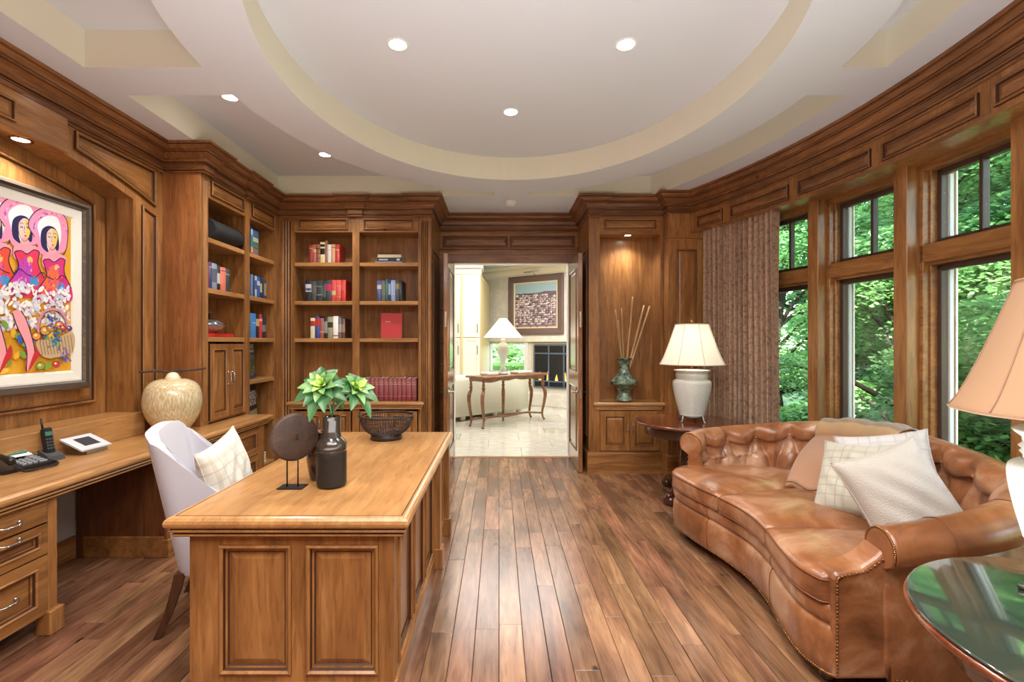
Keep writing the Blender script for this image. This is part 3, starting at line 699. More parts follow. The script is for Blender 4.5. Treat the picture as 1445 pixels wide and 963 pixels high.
for a, b in ((2.0, 2.30), (2.36, 2.66), (2.72, 3.02), (3.22, 3.56)):
    q = MB(); q.nested(S, a, .115, b, .635, [(0, 0), (0, .018), (.008, .022), (.016, .014), (.02, .002), (.028, .001), (.034, -.004), (.058, .004), (.062, .004)], pm=[0, 0, 0, 1, 0, 1, 0, 0]); part('side_panel', q, [woodZ, glaze], DK)
for a, b in ((3.07, 3.16), (3.60, 3.675)):
    q = MB(); q.box(xs-.02, -.375, a, b, .0, .68, .003); q.box(xs-.02, -.36, a-.008, b+.004, 0, .13, .004); part('pilaster', q, woodZ, DK)
q = MB(); q.box(xs-.01, xs+.012, 1.94, 3.07, 0, .085, .004); q.box(x0, x1+.01, Y0-.008, Y0+.01, 0, .085, .003); part('plinth', q, woodY, DK)
q = MB(); q.box(x0, x0+.02, Y0+.03, 2.45, .0, .68, .002); q.box(x0, x0+.02, 3.15, 3.66, 0, .68, .002); q.box(x0+.02, -.445, 3.64, 3.66, 0, .68, .002)
q.box(x0+.02, -.445, 2.45, 2.47, 0, .68, .002); q.box(x0+.02, -.445, 3.13, 3.15, 0, .68, .002); part('pedestal', q, woodZ, DK)
# ================================================================ PAINTING IN THE RECESS
def flat(rgb): return plain('paint_%d_%d_%d' % rgb, rgb, .6, bump=.25, bscale=120)
class Art:
    """flat colour shapes on a canvas, each stroke lying a hair proud of the last like paint"""
    def __init__(s, mp): s.q = MB(); s.mats = []; s.mp = mp; s.k = 0
    def mi(s, rgb):
        m = flat(rgb)
        if m not in s.mats: s.mats.append(m)
        return s.mats.index(m)
    def poly(s, pts, rgb, smooth=True):
        if smooth and len(pts) > 3:
            n = len(pts); c = []
            for i in range(n):
                p0, p1, p2, p3 = (np.array(pts[(i+j) % n], float) for j in (-1, 0, 1, 2))
                for t in (0, .25, .5, .75): c.append(tuple(.5*((2*p1)+(-p0+p2)*t+(2*p0-5*p1+4*p2-p3)*t*t+(-p0+3*p1-3*p2+p3)*t**3)))
            pts = c
        from mathutils.geometry import tessellate_polygon
        s.k += 1; h = .0009+s.k*.000012; tr = tessellate_polygon([[Vector((p[0], p[1], 0)) for p in pts]])
        s.q.add([s.mp(p[0], p[1], h) for p in pts], [list(t) for t in tr], s.mi(rgb))
    def blob(s, x, y, rx, ry, rgb, n=14, rot=0):
        s.poly([(x+rx*math.cos(a)*math.cos(rot)-ry*math.sin(a)*math.sin(rot), y+rx*math.cos(a)*math.sin(rot)+ry*math.sin(a)*math.cos(rot)) for a in [2*PI*i/n for i in range(n)]], rgb, False)
    def line(s, pts, w, rgb, close=False):
        P = [np.array(p, float) for p in pts]; C = catmull(P, 4*len(P)) if len(P) > 2 else P; L = []; R = []
        for i in range(len(C)):
            t = C[min(i+1, len(C)-1)]-C[max(i-1, 0)]; t = t/(np.hypot(*t)+1e-9); nn = np.array((-t[1], t[0]))*w/2; L.append(tuple(C[i]+nn)); R.append(tuple(C[i]-nn))
        s.k += 1; h = .0009+s.k*.000012; n = len(L)
        s.q.add([s.mp(*p, h) for p in L+R], [(i, i+1, n+i+1, n+i) for i in range(n-1)], s.mi(rgb))
PX = -2.905
def cmap(cx, cy, h):                           # canvas drawing units: 1 unit = 1/3.21 px of the study sketch
    px, py = cx/3.21, 160+cy/3.21; y = FPX*(-PX)/(VX-px) if px < 700 else 0
    return (PX+h, FPX*-PX/(VX-px), EYE+(VY-py)/FPX*(FPX*-PX/(VX-px)))
# canvas coordinates: a = metres along the wall (Y), b = height Z ; sketch pixels are unprojected to the wall once here
def up(cx, cy):
    px, py = cx/3.21, 160+cy/3.21; Y = FPX*-PX/(VX-px); return (Y, EYE+(VY-py)/FPX*Y)
A = Art(lambda a, b, h: (PX+h, a, b))
PT = thing('framed_painting', 'framed colourful painting of dancing women in pink dresses and a fruit basket', 'painting', (-2.9, 2.6, 1.145))
CY0, CY1, CZ0, CZ1 = 1.95, 3.256, 1.262, 2.29
A.q.box(PX-.03, PX, CY0, CY1, CZ0, CZ1, 0, mi=A.mi((228, 168, 40)))
G = lambda pts: [up(*p) for p in pts]
ink = (34, 26, 60)
# repeat dancers further left (off frame) by shifting
def dancer(dx, dress, dress2, dz=0):
    Q = lambda pts: [(a-dx, b+dz) for a, b in G(pts)]
    A.poly(Q([(150, 560), (120, 500), (160, 440), (230, 425), (290, 470), (300, 540), (290, 620), (240, 640), (185, 640)]), (240, 150, 190))
    A.poly(Q([(175, 560), (165, 500), (205, 465), (255, 475), (272, 540), (262, 600), (225, 625), (190, 615)]), (245, 240, 245))
    A.line(Q([(150, 560), (122, 500), (160, 442), (230, 427), (290, 472), (303, 540), (290, 630), (250, 655)]), .006, ink)
    A.poly(Q([(178, 560), (186, 525), (212, 510), (240, 518), (256, 545), (262, 590), (258, 622), (244, 612), (236, 560), (214, 545), (206, 590), (214, 628), (196, 620), (182, 600)]), (30, 26, 80))
    A.poly(Q([(206, 545), (226, 522), (250, 535), (256, 570), (248, 602), (232, 620), (214, 606), (205, 575)]), (250, 200, 190))
    A.poly(Q([(232, 530), (250, 537), (256, 570), (247, 602), (234, 616), (236, 575)]), (244, 200, 96))
    A.poly(Q([(220, 606), (242, 608), (246, 640), (214, 642)]), (240, 170, 170))
    for ex, ey in ((218, 560), (243, 562)): A.blob(*Q([(ex, ey)])[0], .0095, .006, (40, 60, 90), 8); A.blob(*Q([(ex, ey)])[0], .005, .004, (110, 190, 200), 8); A.line(Q([(ex-8, ey-14), (ex, ey-18), (ex+8, ey-13)]), .0035, ink)
    A.line(Q([(230, 556), (228, 580), (234, 584)]), .003, ink); A.blob(*Q([(233, 597)])[0], .008, .005, (206, 30, 50), 8)
    A.line(Q([(206, 545), (205, 575), (214, 606), (232, 620), (248, 602), (256, 570)]), .003, ink)
    A.poly(Q([(190, 640), (240, 635), (290, 650), (285, 690), (195, 700)]), (244, 160, 180))
    A.poly(Q([(188, 668), (215, 660), (240, 672), (268, 656), (290, 665), (285, 720), (318, 790), (318, 850), (250, 860), (170, 850), (165, 800), (205, 740)]), dress)
    A.poly(Q([(205, 720), (235, 690), (262, 730), (250, 800), (200, 830), (180, 810)]), dress2)
    A.blob(*Q([(270, 790)])[0], .03, .034, (60, 150, 215)); A.blob(*Q([(252, 700)])[0], .018, .022, (240, 190, 120))
    for i_ in range(46):
        yy_ = random.uniform(690, 850); hw_ = 34+max(0, yy_-740)*.32; xx_ = 240+random.uniform(-hw_, hw_); (a_, b_), = Q([(xx_, yy_)])
        A.blob(a_, b_, random.uniform(.006, .014), random.uniform(.003, .006), random.choice([(232, 60, 150), (250, 130, 90), (170, 60, 180), (246, 170, 190), (240, 60, 70), (214, 40, 120), (120, 70, 190)]), 7, random.uniform(.8, 2.2))
    for i_ in range(22):
        t_ = i_/21*PI; (a_, b_), = Q([(224-74*math.cos(t_)+random.uniform(-5, 5), 520-68*math.sin(t_)+random.uniform(-5, 5)+(30 if i_ > 15 else 0))]); A.blob(a_, b_, .012, .004, random.choice([(90, 70, 190), (214, 90, 170), (250, 190, 200), (230, 120, 180)]), 7, math.atan2(math.cos(t_), math.sin(t_)))
    A.line(Q([(188, 668), (205, 735), (165, 800), (160, 850)]), .006, ink); A.line(Q([(290, 665), (285, 720), (318, 795)]), .006, ink)
    A.line(Q([(188, 668), (215, 660), (240, 674), (268, 656), (290, 665)]), .005, ink)
for a in range(40): A.blob(random.uniform(CY0+.03, CY1-.03), random.uniform(1.9, CZ1-.03), .03, .012, random.choice([(238, 186, 60), (222, 150, 40), (240, 200, 90), (220, 140, 60)]), 8, random.uniform(0, 3))
W1 = up(220, 600)[0]-up(95, 600)[0]
for k in (6, 5, 4, 3, 2): dancer(W1*k, random.choice([(214, 40, 130), (230, 80, 60)]), (240, 90, 150), .0)
dancer(W1*1.0, (226, 54, 96), (190, 70, 190), .02); dancer(0, (214, 46, 128), (240, 110, 60))
# tulle skirts
for i in range(900):
    a = random.uniform(CY0+.02, CY1-.03); b = random.uniform(1.535, 1.80)+.02*math.sin(a*22)
    A.blob(a, b, random.uniform(.008, .028), random.uniform(.005, .014), random.choice([(244, 242, 246), (226, 226, 238), (206, 212, 230), (250, 246, 238), (214, 200, 220)]), 9, random.uniform(0, 3))
for i in range(9):
    a = CY0+.06+i*.14; A.line([(a, 1.86), (a+.04, 1.895), (a+.08, 1.87), (a+.12, 1.86)][:3+(a < CY1-.16)], .006, ink)
L_ = lambda pts: [(a, b) for a, b in [up(x, y+705) for x, y in pts]]   # lower sketch
for i in range(60): A.blob(random.uniform(CY0+.03, CY1-.04), random.uniform(CZ0+.02, CZ0+.3), .03, .016, random.choice([(232, 176, 40), (226, 150, 50), (120, 160, 60), (60, 90, 170), (240, 200, 80)]), 8, random.uniform(0, 3))
for dx in (0, .17, .36, .55, .8, 1.0):
    Q = lambda pts: [(a-dx, b) for a, b in L_(pts)]
    if min(p[0] for p in Q([(40, 200), (150, 440)])) < CY0: continue
    A.poly(Q([(40, 200), (75, 188), (105, 235), (135, 340), (140, 400), (118, 462), (102, 440), (104, 360), (62, 260)]), (240, 160, 170)); A.line(Q([(40, 200), (62, 262), (104, 360), (104, 465)]), .006, ink); A.line(Q([(80, 190), (108, 240), (138, 345), (140, 400), (116, 462)]), .006, ink)
    A.poly(Q([(132, 400), (158, 345), (166, 385), (142, 425), (112, 466)]), (196, 44, 50))
B_ = lambda pts: [up(x, y+705) for x, y in pts]
A.poly(B_([(150, 330), (230, 318), (316, 288), (318, 372), (250, 400), (180, 398)]), (196, 168, 130))
for x in range(165, 315, 14): A.line(B_([(x, 330-(x-150)*.2), (x+12, 392-(x-150)*.08)]), .004, (96, 70, 50))
A.line(B_([(162, 330), (160, 250), (185, 195), (225, 182), (262, 195), (290, 240), (290, 280)]), .016, (214, 140, 150)); A.line(B_([(168, 330), (167, 250), (190, 202), (225, 190), (258, 202), (282, 240), (284, 280)]), .004, ink)
for x, y, r, c in ((150, 305, 20, (232, 140, 50)), (190, 280, 24, (206, 150, 60)), (215, 268, 20, (190, 140, 50)), (255, 255, 22, (230, 120, 70)), (272, 268, 14, (220, 60, 60)), (240, 432, 17, (214, 50, 60)), (168, 440, 20, (150, 170, 60)), (300, 270, 14, (90, 60, 140))):
    a, b = B_([(x, y)])[0]; A.blob(a, b, r*.00155, r*.0013, ink); A.blob(a, b, r*.00135, r*.0011, c); A.blob(a-.005, b+.005, r*.0005, r*.0004, (250, 220, 170))
for cx, cy, n, c in ((222, 228, 16, (54, 84, 170)), (238, 330, 26, (60, 140, 170)), (285, 400, 20, (120, 100, 190)), (242, 300, 12, (50, 110, 190))):
    for i in range(n):
        a, b = B_([(min(310, cx+random.gauss(0, 13)), min(450, cy+random.gauss(0, 18)))])[0]; A.blob(a, b, .0075, .0075, ink, 8); A.blob(a, b, .006, .006, tuple(min(255, int(v*random.uniform(.8, 1.3))) for v in c), 8)
part('canvas', A.q, A.mats, PT, 'canvas painted with dancers, tulle skirts and fruit', recalc=False)
q = MB(); M_ = plX(PX-.004)
def fr(mb, mp, u0, v0, u1, v1, prof, pm=None):
    mb.nested(mp, u0, v0, u1, v1, prof, pm=pm, cap=False)
fr(q, M_, CY0-.072, CZ0-.072, CY1+.072, CZ1+.072, [(0, -.02), (0, .016), (.01, .018), (.06, .012), (.072, .003)]); part('liner', q, plain('linen_liner', (232, 230, 222), .7), PT)
q = MB(); fr(q, M_, CY0-.13, CZ0-.13, CY1+.13, CZ1+.13, [(0, -.03), (0, .02), (.012, .04), (.03, .045), (.048, .036), (.056, .02), (.06, .014)], pm=[0, 0, 0, 1, 0, 1]); part('frame', q, [wood('driftwood_frame', (62, 52, 44), (106, 90, 76), (146, 126, 104), axis=1, knots=0, rough=.35), plain('frame_dark_line', (52, 46, 38), .5)], PT)  # inner bands of the frame moulding in a darker tone
# ================================================================ THINGS ON THE LEFT COUNTER
black = plain('black_plastic', (22, 23, 25), .32); dgrey = plain('grey_plastic', (70, 73, 76), .4); lcd = plain('phone_display', (70, 110, 96), .2)
def rot_xf(c, a, tilt=0, roll=0):
    M = Matrix.Translation(c) @ Matrix.Rotation(a, 4, 'Z') @ Matrix.Rotation(roll, 4, 'Y') @ Matrix.Rotation(tilt, 4, 'X')
    return lambda x, y, z: tuple(M @ Vector((x, y, z)))
TB = thing('desk_phone', 'black corded desk phone with handset at the left edge of the counter', 'phone', (-2.65, 2.63, .76))
X_ = rot_xf((-2.65, 2.63, .76), math.radians(78)); 
q = MB(); q.add([(-.12, -.10, .0), (.12, -.10, 0), (.12, .11, 0), (-.12, .11, 0), (-.12, -.10, .018), (.12, -.10, .018), (.12, .11, .065), (-.12, .11, .065)], [(0, 1, 2, 3), (4, 5, 6, 7), (0, 1, 5, 4), (1, 2, 6, 5), (2, 3, 7, 6), (3, 0, 4, 7)], xf=X_); part('body', q, black, TB)
Xk = rot_xf((-2.65, 2.63, .7995), math.radians(78), math.radians(12.5))
q = MB()
for i in range(3):
    for j in range(4): q.box(-.02+i*.026, -.001+i*.026, -.085+j*.022, -.07+j*.022, 0, .012, .002, xf=Xk)
for j in range(5): q.box(.062, .10, -.085+j*.026, -.072+j*.026, .0, .011, .002, xf=Xk)
part('keypad', q, plain('phone_keys', (136, 142, 146), .4), TB)
q = MB(); q.box(-.03, .10, .03, .085, .006, .014, .003, xf=Xk); part('paper_label', q, white, TB)
Xd = rot_xf((-2.72, 2.635, .83), math.radians(78), math.radians(28)); q = MB(); q.box(-.03, .1, -.02, .025, -.01, .012, .004, xf=Xd); part('display', q, lcd, TB)
q = MB(); q.tube([X_(-.078, -.10, .05), X_(-.078, -.085, .068), X_(-.078, -.04, .078), X_(-.078, .04, .092), X_(-.078, .09, .098), X_(-.078, .11, .082)], [.016, .022, .015, .015, .022, .016], 12); part('handset', q, black, TB)
q = MB(); cp = catmull([X_(-.08, -.11, .035), X_(-.06, -.16, .012), X_(.0, -.175, .012), (X_(.08, -.165, .012)), X_(.12, -.12, .012), X_(.12, -.07, .02)], 200)
pts = []
for i, p in enumerate(cp):
    a = i*1.15; pts.append((p[0]+.006*math.cos(a), p[1]+.002*math.cos(a), p[2]+.006*math.sin(a)))
q.tube(pts, .0024, 5); part('coiled_cord', q, black, TB)
HS = thing('cordless_phone', 'black cordless phone with antenna standing in its charging cradle', 'phone', (-2.645, 2.83, .76))
X_ = rot_xf((-2.645, 2.83, .76), math.radians(72))
q = MB(); q.add([(-.045, -.055, 0), (.045, -.055, 0), (.045, .05, 0), (-.045, .05, 0), (-.04, -.05, .028), (.04, -.05, .028), (.038, .045, .06), (-.038, .045, .06)], [(0, 1, 2, 3), (4, 5, 6, 7), (0, 1, 5, 4), (1, 2, 6, 5), (2, 3, 7, 6), (3, 0, 4, 7)], xf=X_); part('cradle', q, dgrey, HS)
Xh = rot_xf((-2.648, 2.832, .785), math.radians(72), math.radians(-14))
q = MB(); q.box(-.026, .026, -.016, .016, 0, .165, .009, xf=Xh); part('handset', q, black, HS)
q = MB(); q.tube([Xh(-.014, .005, .16), Xh(-.014, .005, .225)], [.006, .0045], 8); part('antenna', q, black, HS)
q = MB(); q.box(-.018, .018, -.019, -.014, .115, .14, .001, xf=Xh); part('display', q, lcd, HS)
q = MB()
for i in range(3):
    for j in range(4): q.box(-.018+i*.0135, -.008+i*.0135, -.0195, -.014, .035+j*.018, .046+j*.018, .002, xf=Xh)
part('keypad', q, dgrey, HS)
TC = thing('touch_panel', 'white tablet touch panel on a wedge stand on the counter', 'touch panel', (-2.58, 3.02, .76))
Xw = rot_xf((-2.605, 3.03, .76), math.radians(88))
q = MB(); q.prism([(-.075, .002), (.06, .002), (.065, .088), (-.07, .026)], -.075, .075, lambda u, v, n: Xw(n, u, v)); part('stand', q, plain('brushed_steel', (160, 150, 142), .3, metal=1), TC)
Xt = rot_xf((-2.605, 3.03, .822), math.radians(88), math.radians(25))
q = MB(); q.nested(lambda u, v, n: Xt(u, v, n), -.105, -.08, .105, .08, [(.008, -.012), (0, -.006), (0, .004), (.006, .008)], bottom=True); part('bezel', q, plain('white_gloss', (206, 208, 212), .25), TC)
q = MB(); q.box(-.055, .055, -.045, .045, .0075, .0088, 0, xf=Xt); part('screen', q, plain('dark_screen', (62, 64, 70), .12), TC)
ceram = None
def speckle(name, c1, c2, sc=(26, 26, 3), stops=(.46, .62), rough=.22, coat=.6):
    m, n, b = base_mat(name); L = n.links.new; t = n.nodes.new('ShaderNodeTexCoord'); mp = n.nodes.new('ShaderNodeMapping'); mp.inputs['Scale'].default_value = sc
    z = n.nodes.new('ShaderNodeTexNoise'); z.inputs['Scale'].default_value = 3; z.inputs['Detail'].default_value = 6
    L(t.outputs['Object'], mp.inputs['Vector']); L(mp.outputs[0], z.inputs['Vector']); r = ramp(n, [(stops[0], c1), (stops[1], c2)]); L(z.outputs[0], r.inputs[0]); L(r.outputs[0], b.inputs['Base Color'])
    b.inputs['Roughness'].default_value = rough; b.inputs['Coat Weight'].default_value = coat; return m
UR = thing('lidded_urn', 'large round cream speckled ceramic jar with a twig handle on the counter', 'jar', (-2.515, 3.70, .76))
prof = [(0, .001), (.085, .001), (.095, .008), (.13, .05), (.172, .12), (.194, .20), (.196, .27), (.180, .34), (.146, .385), (.10, .408), (.05, .415), (0, .416)]
pr = catmull(prof, 50); q = MB(); q.lathe([(max(0, a), b) for a, b in pr], (-2.515, 3.70, .76), 48); part('body', q, speckle('cream_drip_glaze', (196, 174, 130), (222, 212, 180), (44, 44, 5)), UR)
q = MB(); q.lathe([(.052, .415), (.052, .424), (.045, .43), (.036, .45), (.018, .462), (0, .465)], (-2.515, 3.70, .76), 28); part('lid', q, plain('cream_glaze', (228, 214, 180), .25, coat=.5), UR)
q = MB(); z = .76+.47; tw = [(-2.515-.20, 3.62, z-.002), (-2.515-.1, 3.67, z+.004), (-2.515-.03, 3.69, z-.004), (-2.515+.03, 3.715, z+.008), (-2.515+.1, 3.74, z+.006), (-2.515+.2, 3.79, z+.02)]
q.tube(catmull(tw, 40), [.0065+.003*abs(math.sin(i*.9)) for i in range(41)], 8)
q.tube([(-2.62, 3.67, z), (-2.63, 3.66, z+.02)], [.005, .003], 6); q.tube([(-2.47, 3.73, z), (-2.465, 3.72, z-.018)], [.005, .003], 6); part('twig_handle', q, plain('dark_twig', (62, 46, 36), .6), UR)
# ================================================================ CHAIR
linen = plain('grey_linen', (190, 188, 198), .9, bump=.35, bscale=420, sheen=.3)
CHA = math.radians(18)
CH = thing('wing_chair', 'light grey upholstered wing-back desk chair with a checked cushion', 'chair', (-1.435, 2.68, 0), CHA)
# local frame: +x forward, y sideways (camera side is -y), seat height .48
def shell(u, v, off=0.):
    """horseshoe shell: u runs near wing front -> back -> far wing front, v up"""
    t = (u-.5)*2; a = abs(t); sg = math.copysign(1, t); H = .30
    dep = .15+.36*(1-v**1.7)                       # the wings sweep back as they rise
    xb = -.25-.15*v; hw = .285-.012*v; r = .11
    L1 = hw-r; L2 = r*PI/2; L3 = max(.01, dep-r); s = a*(L1+L2+L3)
    if s < L1: x, y, nx, ny = xb, s, 1, 0
    elif s < L1+L2: k = (s-L1)/r; x, y, nx, ny = xb+r-r*math.cos(k), L1+r*math.sin(k), math.cos(k), -math.sin(k)
    else: x, y, nx, ny = xb+r+(s-L1-L2), hw+.012*(s-L1-L2)/.3, 0, -1
    back = max(0, 1-(s/(L1+L2*.6))**2); top = .655+.068*back**.6-.10*max(0, (a-.72)/.28)**2
    z = H+top*v
    return (x+nx*off, sg*(y+ny*off), z)
q = MB(); NU, NV, TH = 48, 22, .055
o = len(q.v)
rows = []
def loopv(v):
    out = [shell(i/NU, v, 0) for i in range(NU+1)]; inn = [shell(i/NU, v, TH) for i in range(NU+1)][::-1]
    # rounded front edges
    return out+inn
vs = []; m = 2*(NU+1)
for j in range(NV+1): vs += loopv(j/NV)
fs = [(j*m+i, j*m+(i+1) % m, (j+1)*m+(i+1) % m, (j+1)*m+i) for j in range(NV) for i in range(m)]
for base in (0, NV*m):
    for i in range(NU): fs.append((base+i, base+i+1, base+m-2-i, base+m-1-i))
q.add(vs, fs, 0, True)
bk = part('backrest', q, linen, CH, local=True)
bv = bk.modifiers.new('round', 'BEVEL'); bv.width = .026; bv.segments = 3; bv.limit_method = 'ANGLE'; bv.angle_limit = math.radians(50)
q = MB(); q.nested(lambda u, v, n: (u, v, n), -.24, -.235, .30, .235, [(.02, .30), (0, .32), (0, .44), (.01, .465), (.04, .485), (.09, .495)], nu=8, nv=8, smooth=True, bottom=True); part('seat', q, linen, CH, local=True)
def leg_mb(x, y, dx, dy):
    q = MB(); pts = [(x, y, .31), (x+dx*.25, y+dy*.2, .2), (x+dx*.6, y+dy*.6, .09), (x+dx, y+dy, .0)]; C = catmull(pts, 8); vs = []; 
    for k, c in enumerate(C):
        w = .023-.008*k/8
        vs += [(c[0]-w, c[1]-w, c[2]), (c[0]+w, c[1]-w, c[2]), (c[0]+w, c[1]+w, c[2]), (c[0]-w, c[1]+w, c[2])]
    fs = [(4*k+i, 4*k+(i+1) % 4, 4*k+4+(i+1) % 4, 4*k+4+i) for k in range(8) for i in range(4)]+[(3, 2, 1, 0), (32, 33, 34, 35)]
    q.add(vs, fs); return q
for x, y, dx in ((-.23, -.24, -.10), (-.23, .24, -.10), (.25, -.2, 0), (.25, .2, 0)): part('leg', leg_mb(x, y, dx, 0), wallnut, CH, local=True)
def plaid(name, base, line, line2, sx=7., rough=.95):
    m, n, b = base_mat(name); L = n.links.new; t = n.nodes.new('ShaderNodeTexCoord'); s = n.nodes.new('ShaderNodeSeparateXYZ'); L(t.outputs['Object'], s.inputs[0]); c = srgb(*base)
    cur = None
    for ax, off, w, col in ((0, .1, .12, line), (0, .32, .05, line2), (1, .2, .12, line), (1, .45, .05, line2), (0, .62, .03, line2), (1, .75, .03, line2)):
        a = n.nodes.new('ShaderNodeMath'); a.operation = 'MULTIPLY_ADD'; a.inputs[1].default_value = sx; a.inputs[2].default_value = off+10; L(s.outputs[ax], a.inputs[0])
        f = n.nodes.new('ShaderNodeMath'); f.operation = 'FRACT'; L(a.outputs[0], f.inputs[0]); g = n.nodes.new('ShaderNodeMath'); g.operation = 'LESS_THAN'; g.inputs[1].default_value = w; L(f.outputs[0], g.inputs[0])
        h = n.nodes.new('ShaderNodeMath'); h.operation = 'MULTIPLY'; h.inputs[1].default_value = .55; L(g.outputs[0], h.inputs[0])
        cur = mixc(n, h.outputs[0], cur if cur is not None else c, srgb(*col))
    L(cur, b.inputs['Base Color']); b.inputs['Roughness'].default_value = rough; b.inputs['Sheen Weight'].default_value = .3
    z = n.nodes.new('ShaderNodeTexNoise'); z.inputs['Scale'].default_value = 260; u = n.nodes.new('ShaderNodeBump'); u.inputs['Strength'].default_value = .4; u.inputs['Distance'].default_value = .004; L(t.outputs['Object'], z.inputs['Vector']); L(z.outputs[0], u.inputs['Height']); L(u.outputs[0], b.inputs['Normal']); return m
def pillow(name, label, C, U, V, size, thick, mat, cat='cushion', seed=0, group=None, piping=True):
    U = Vector(U).normalized(); V = Vector(V); V = (V-U*V.dot(U)).normalized(); Nn = U.cross(V); rr = random.Random(seed); w, h = size
    M = Matrix((U, V, Nn)).transposed().to_4x4(); M.translation = C
    t = bpy.data.objects.new(name, None); COL.objects.link(t); t.matrix_world = M; ORG[t.name] = (0, 0, 0); tag(t, label, cat, group)
    def f(a, b, sg):
        s, r = 2*a-1, 2*b-1; pin = .065
        x = s*w/2*(1-pin*(1-abs(r)**2)*abs(s)**2*1.0+.03*abs(r)**4*abs(s)); y = r*h/2*(1-pin*(1-abs(s)**2)*abs(r)**2+.03*abs(s)**4*abs(r))
        z = thick/2*((1-abs(s)**2.6)*(1-abs(r)**2.6))**.48
        z += .008*math.sin(5*s+seed)*math.cos(4*r+seed*2)*(1-s*s)*(1-r*r)+.006*math.sin(11*(s+r)+seed)*(1-s*s)*(1-r*r)
        return (x, y, sg*z)
    q = MB(); q.grid(lambda a, b: f(a, b, 1), 36, 36); q.grid(lambda a, b: f(1-a, b, -1), 36, 36); part('cushion_cover', q, mat, t, local=True)
    if piping:
        q = MB(); n = 24; e = [f(i/n, 0, 1) for i in range(n)]+[f(1, i/n, 1) for i in range(n)]+[f(1-i/n, 1, 1) for i in range(n)]+[f(0, 1-i/n, 1) for i in range(n)]; q.tube(e, .0035, 6, closed=True); part('seam', q, mat, t, local=True)
    return t
pl1 = plaid('cream_check', (204, 202, 192), (180, 170, 150), (170, 162, 146), 5.5)
pillow('throw_pillow', 'cream checked cushion leaning in the grey wing chair', (-1.47, 2.60, .715), (.12, -.95, -.14), (-.22, .12, .95), (.44, .44), .16, pl1, seed=1)
# ================================================================ THINGS ON THE DESK
SCP = thing('disc_sculpture', 'brown wooden disc with a square hole on a black twin-rod stand', 'sculpture', (-.985, 2.29, .76))
q = MB(); q.box(-1.045, -.925, 2.25, 2.33, .7605, .765, .001, xf=None); part('base_plate', q, iron, SCP)
q = MB(); 
for dx in (-.026, .026): q.tube([(-.985+dx, 2.29, .764), (-.985+dx, 2.29, .91)], .0035, 8)
part('rods', q, iron, SCP, kind='stuff')
aa = math.radians(44); Cc = Vector((-.978, 2.29, 1.0)); e1 = Vector((math.cos(aa), math.sin(aa), 0)); e3 = Vector((math.sin(aa), -math.cos(aa), 0))
q = MB(); n = 48; vs = []; 
for (r, h) in ((.104, -.017), (.112, -.010), (.112, .010), (.104, .017)): vs += [tuple(Cc+e1*(r*math.cos(2*PI*i/n))+Vector((0, 0, r*math.sin(2*PI*i/n)))+e3*h) for i in range(n)]
fs = [(k*n+i, k*n+(i+1) % n, (k+1)*n+(i+1) % n, (k+1)*n+i) for k in range(3) for i in range(n)]
def sqr(i, h): 
    a = 2*PI*i/n; m = max(abs(math.cos(a)), abs(math.sin(a))); return tuple(Cc+e1*(.0145*math.cos(a)/m)+Vector((0, 0, .0145*math.sin(a)/m))+e3*h)
o = len(vs); vs += [sqr(i, -.017) for i in range(n)]+[sqr(i, .017) for i in range(n)]
fs += [(i, (i+1) % n, o+(i+1) % n, o+i) for i in range(n)]+[(3*n+i, 3*n+(i+1) % n, o+n+(i+1) % n, o+n+i) for i in range(n)]+[(o+i, o+(i+1) % n, o+n+(i+1) % n, o+n+i) for i in range(n)]
q.add(vs, fs); part('disc', q, wood('dark_disc_wood', (40, 26, 18), (64, 42, 30), (84, 58, 42), axis=0, knots=0, coat=0, rough=.6), SCP)
BV = thing('bottle_vase', 'tall black ribbed ceramic bottle vase holding green leafy stems on the desk', 'vase', (-.805, 2.31, .76))
c0 = (-.805, 2.31, .76)
pr = [(0, .002), (.06, .002), (.066, .008)]+[(.069+.0008*(i % 2), .014+i*.006) for i in range(26)]
q = MB(); q.lathe(pr+[(.069, .172)], c0, 40); part('body', q, plain('black_ribbed_ceramic', (30, 27, 25), .5, bump=.2), BV)
q = MB(); q.lathe([(.069, .172), (.070, .176), (.070, .205), (.066, .216), (.050, .232), (.043, .240)]+[(.0405+.0007*(i % 2), .246+i*.007) for i in range(12)]+[(.043, .332), (.043, .337), (.037, .337), (.036, .30), (.05, .2)], c0, 40); part('glazed_neck', q, plain('black_glaze', (52, 46, 40), .18, coat=.7), BV)
BR = thing('small_vase', 'small brown glazed ceramic vase half hidden behind the black bottle vase', 'vase', (-.915, 2.43, .76))
q = MB(); q.lathe([(max(a, 0), b) for a, b in catmull([(0, .002), (.032, .002), (.040, .01), (.050, .06), (.058, .12), (.054, .16), (.036, .185), (.028, .2), (.030, .222), (.044, .238), (.044, .242), (.036, .24), (.026, .22), (.024, .2)], 60)], (-.915, 2.43, .76), 40); part('body', q, speckle('brown_vase_glaze', (48, 28, 20), (104, 66, 44), (3, 3, 8)), BR)
leafM = None
def leaf_mat(name, c1, c2, tr=.25):
    m = bpy.data.materials.new(name); m.use_nodes = True; n = m.node_tree; L = n.links.new; b = n.nodes['Principled BSDF']; at = n.nodes.new('ShaderNodeAttribute'); at.attribute_name = 'tint'
    r = ramp(n, [(0, c1), (1, c2)]); L(at.outputs['Fac'], r.inputs[0]); L(r.outputs[0], b.inputs['Base Color']); b.inputs['Roughness'].default_value = .42
    t = n.nodes.new('ShaderNodeBsdfTranslucent'); L(r.outputs[0], t.inputs[0]); mx = n.nodes.new('ShaderNodeMixShader'); mx.inputs[0].default_value = tr
    o = [x for x in n.nodes if x.type == 'OUTPUT_MATERIAL'][0]; L(b.outputs[0], mx.inputs[1]); L(t.outputs[0], mx.inputs[2]); L(mx.outputs[0], o.inputs[0]); return m
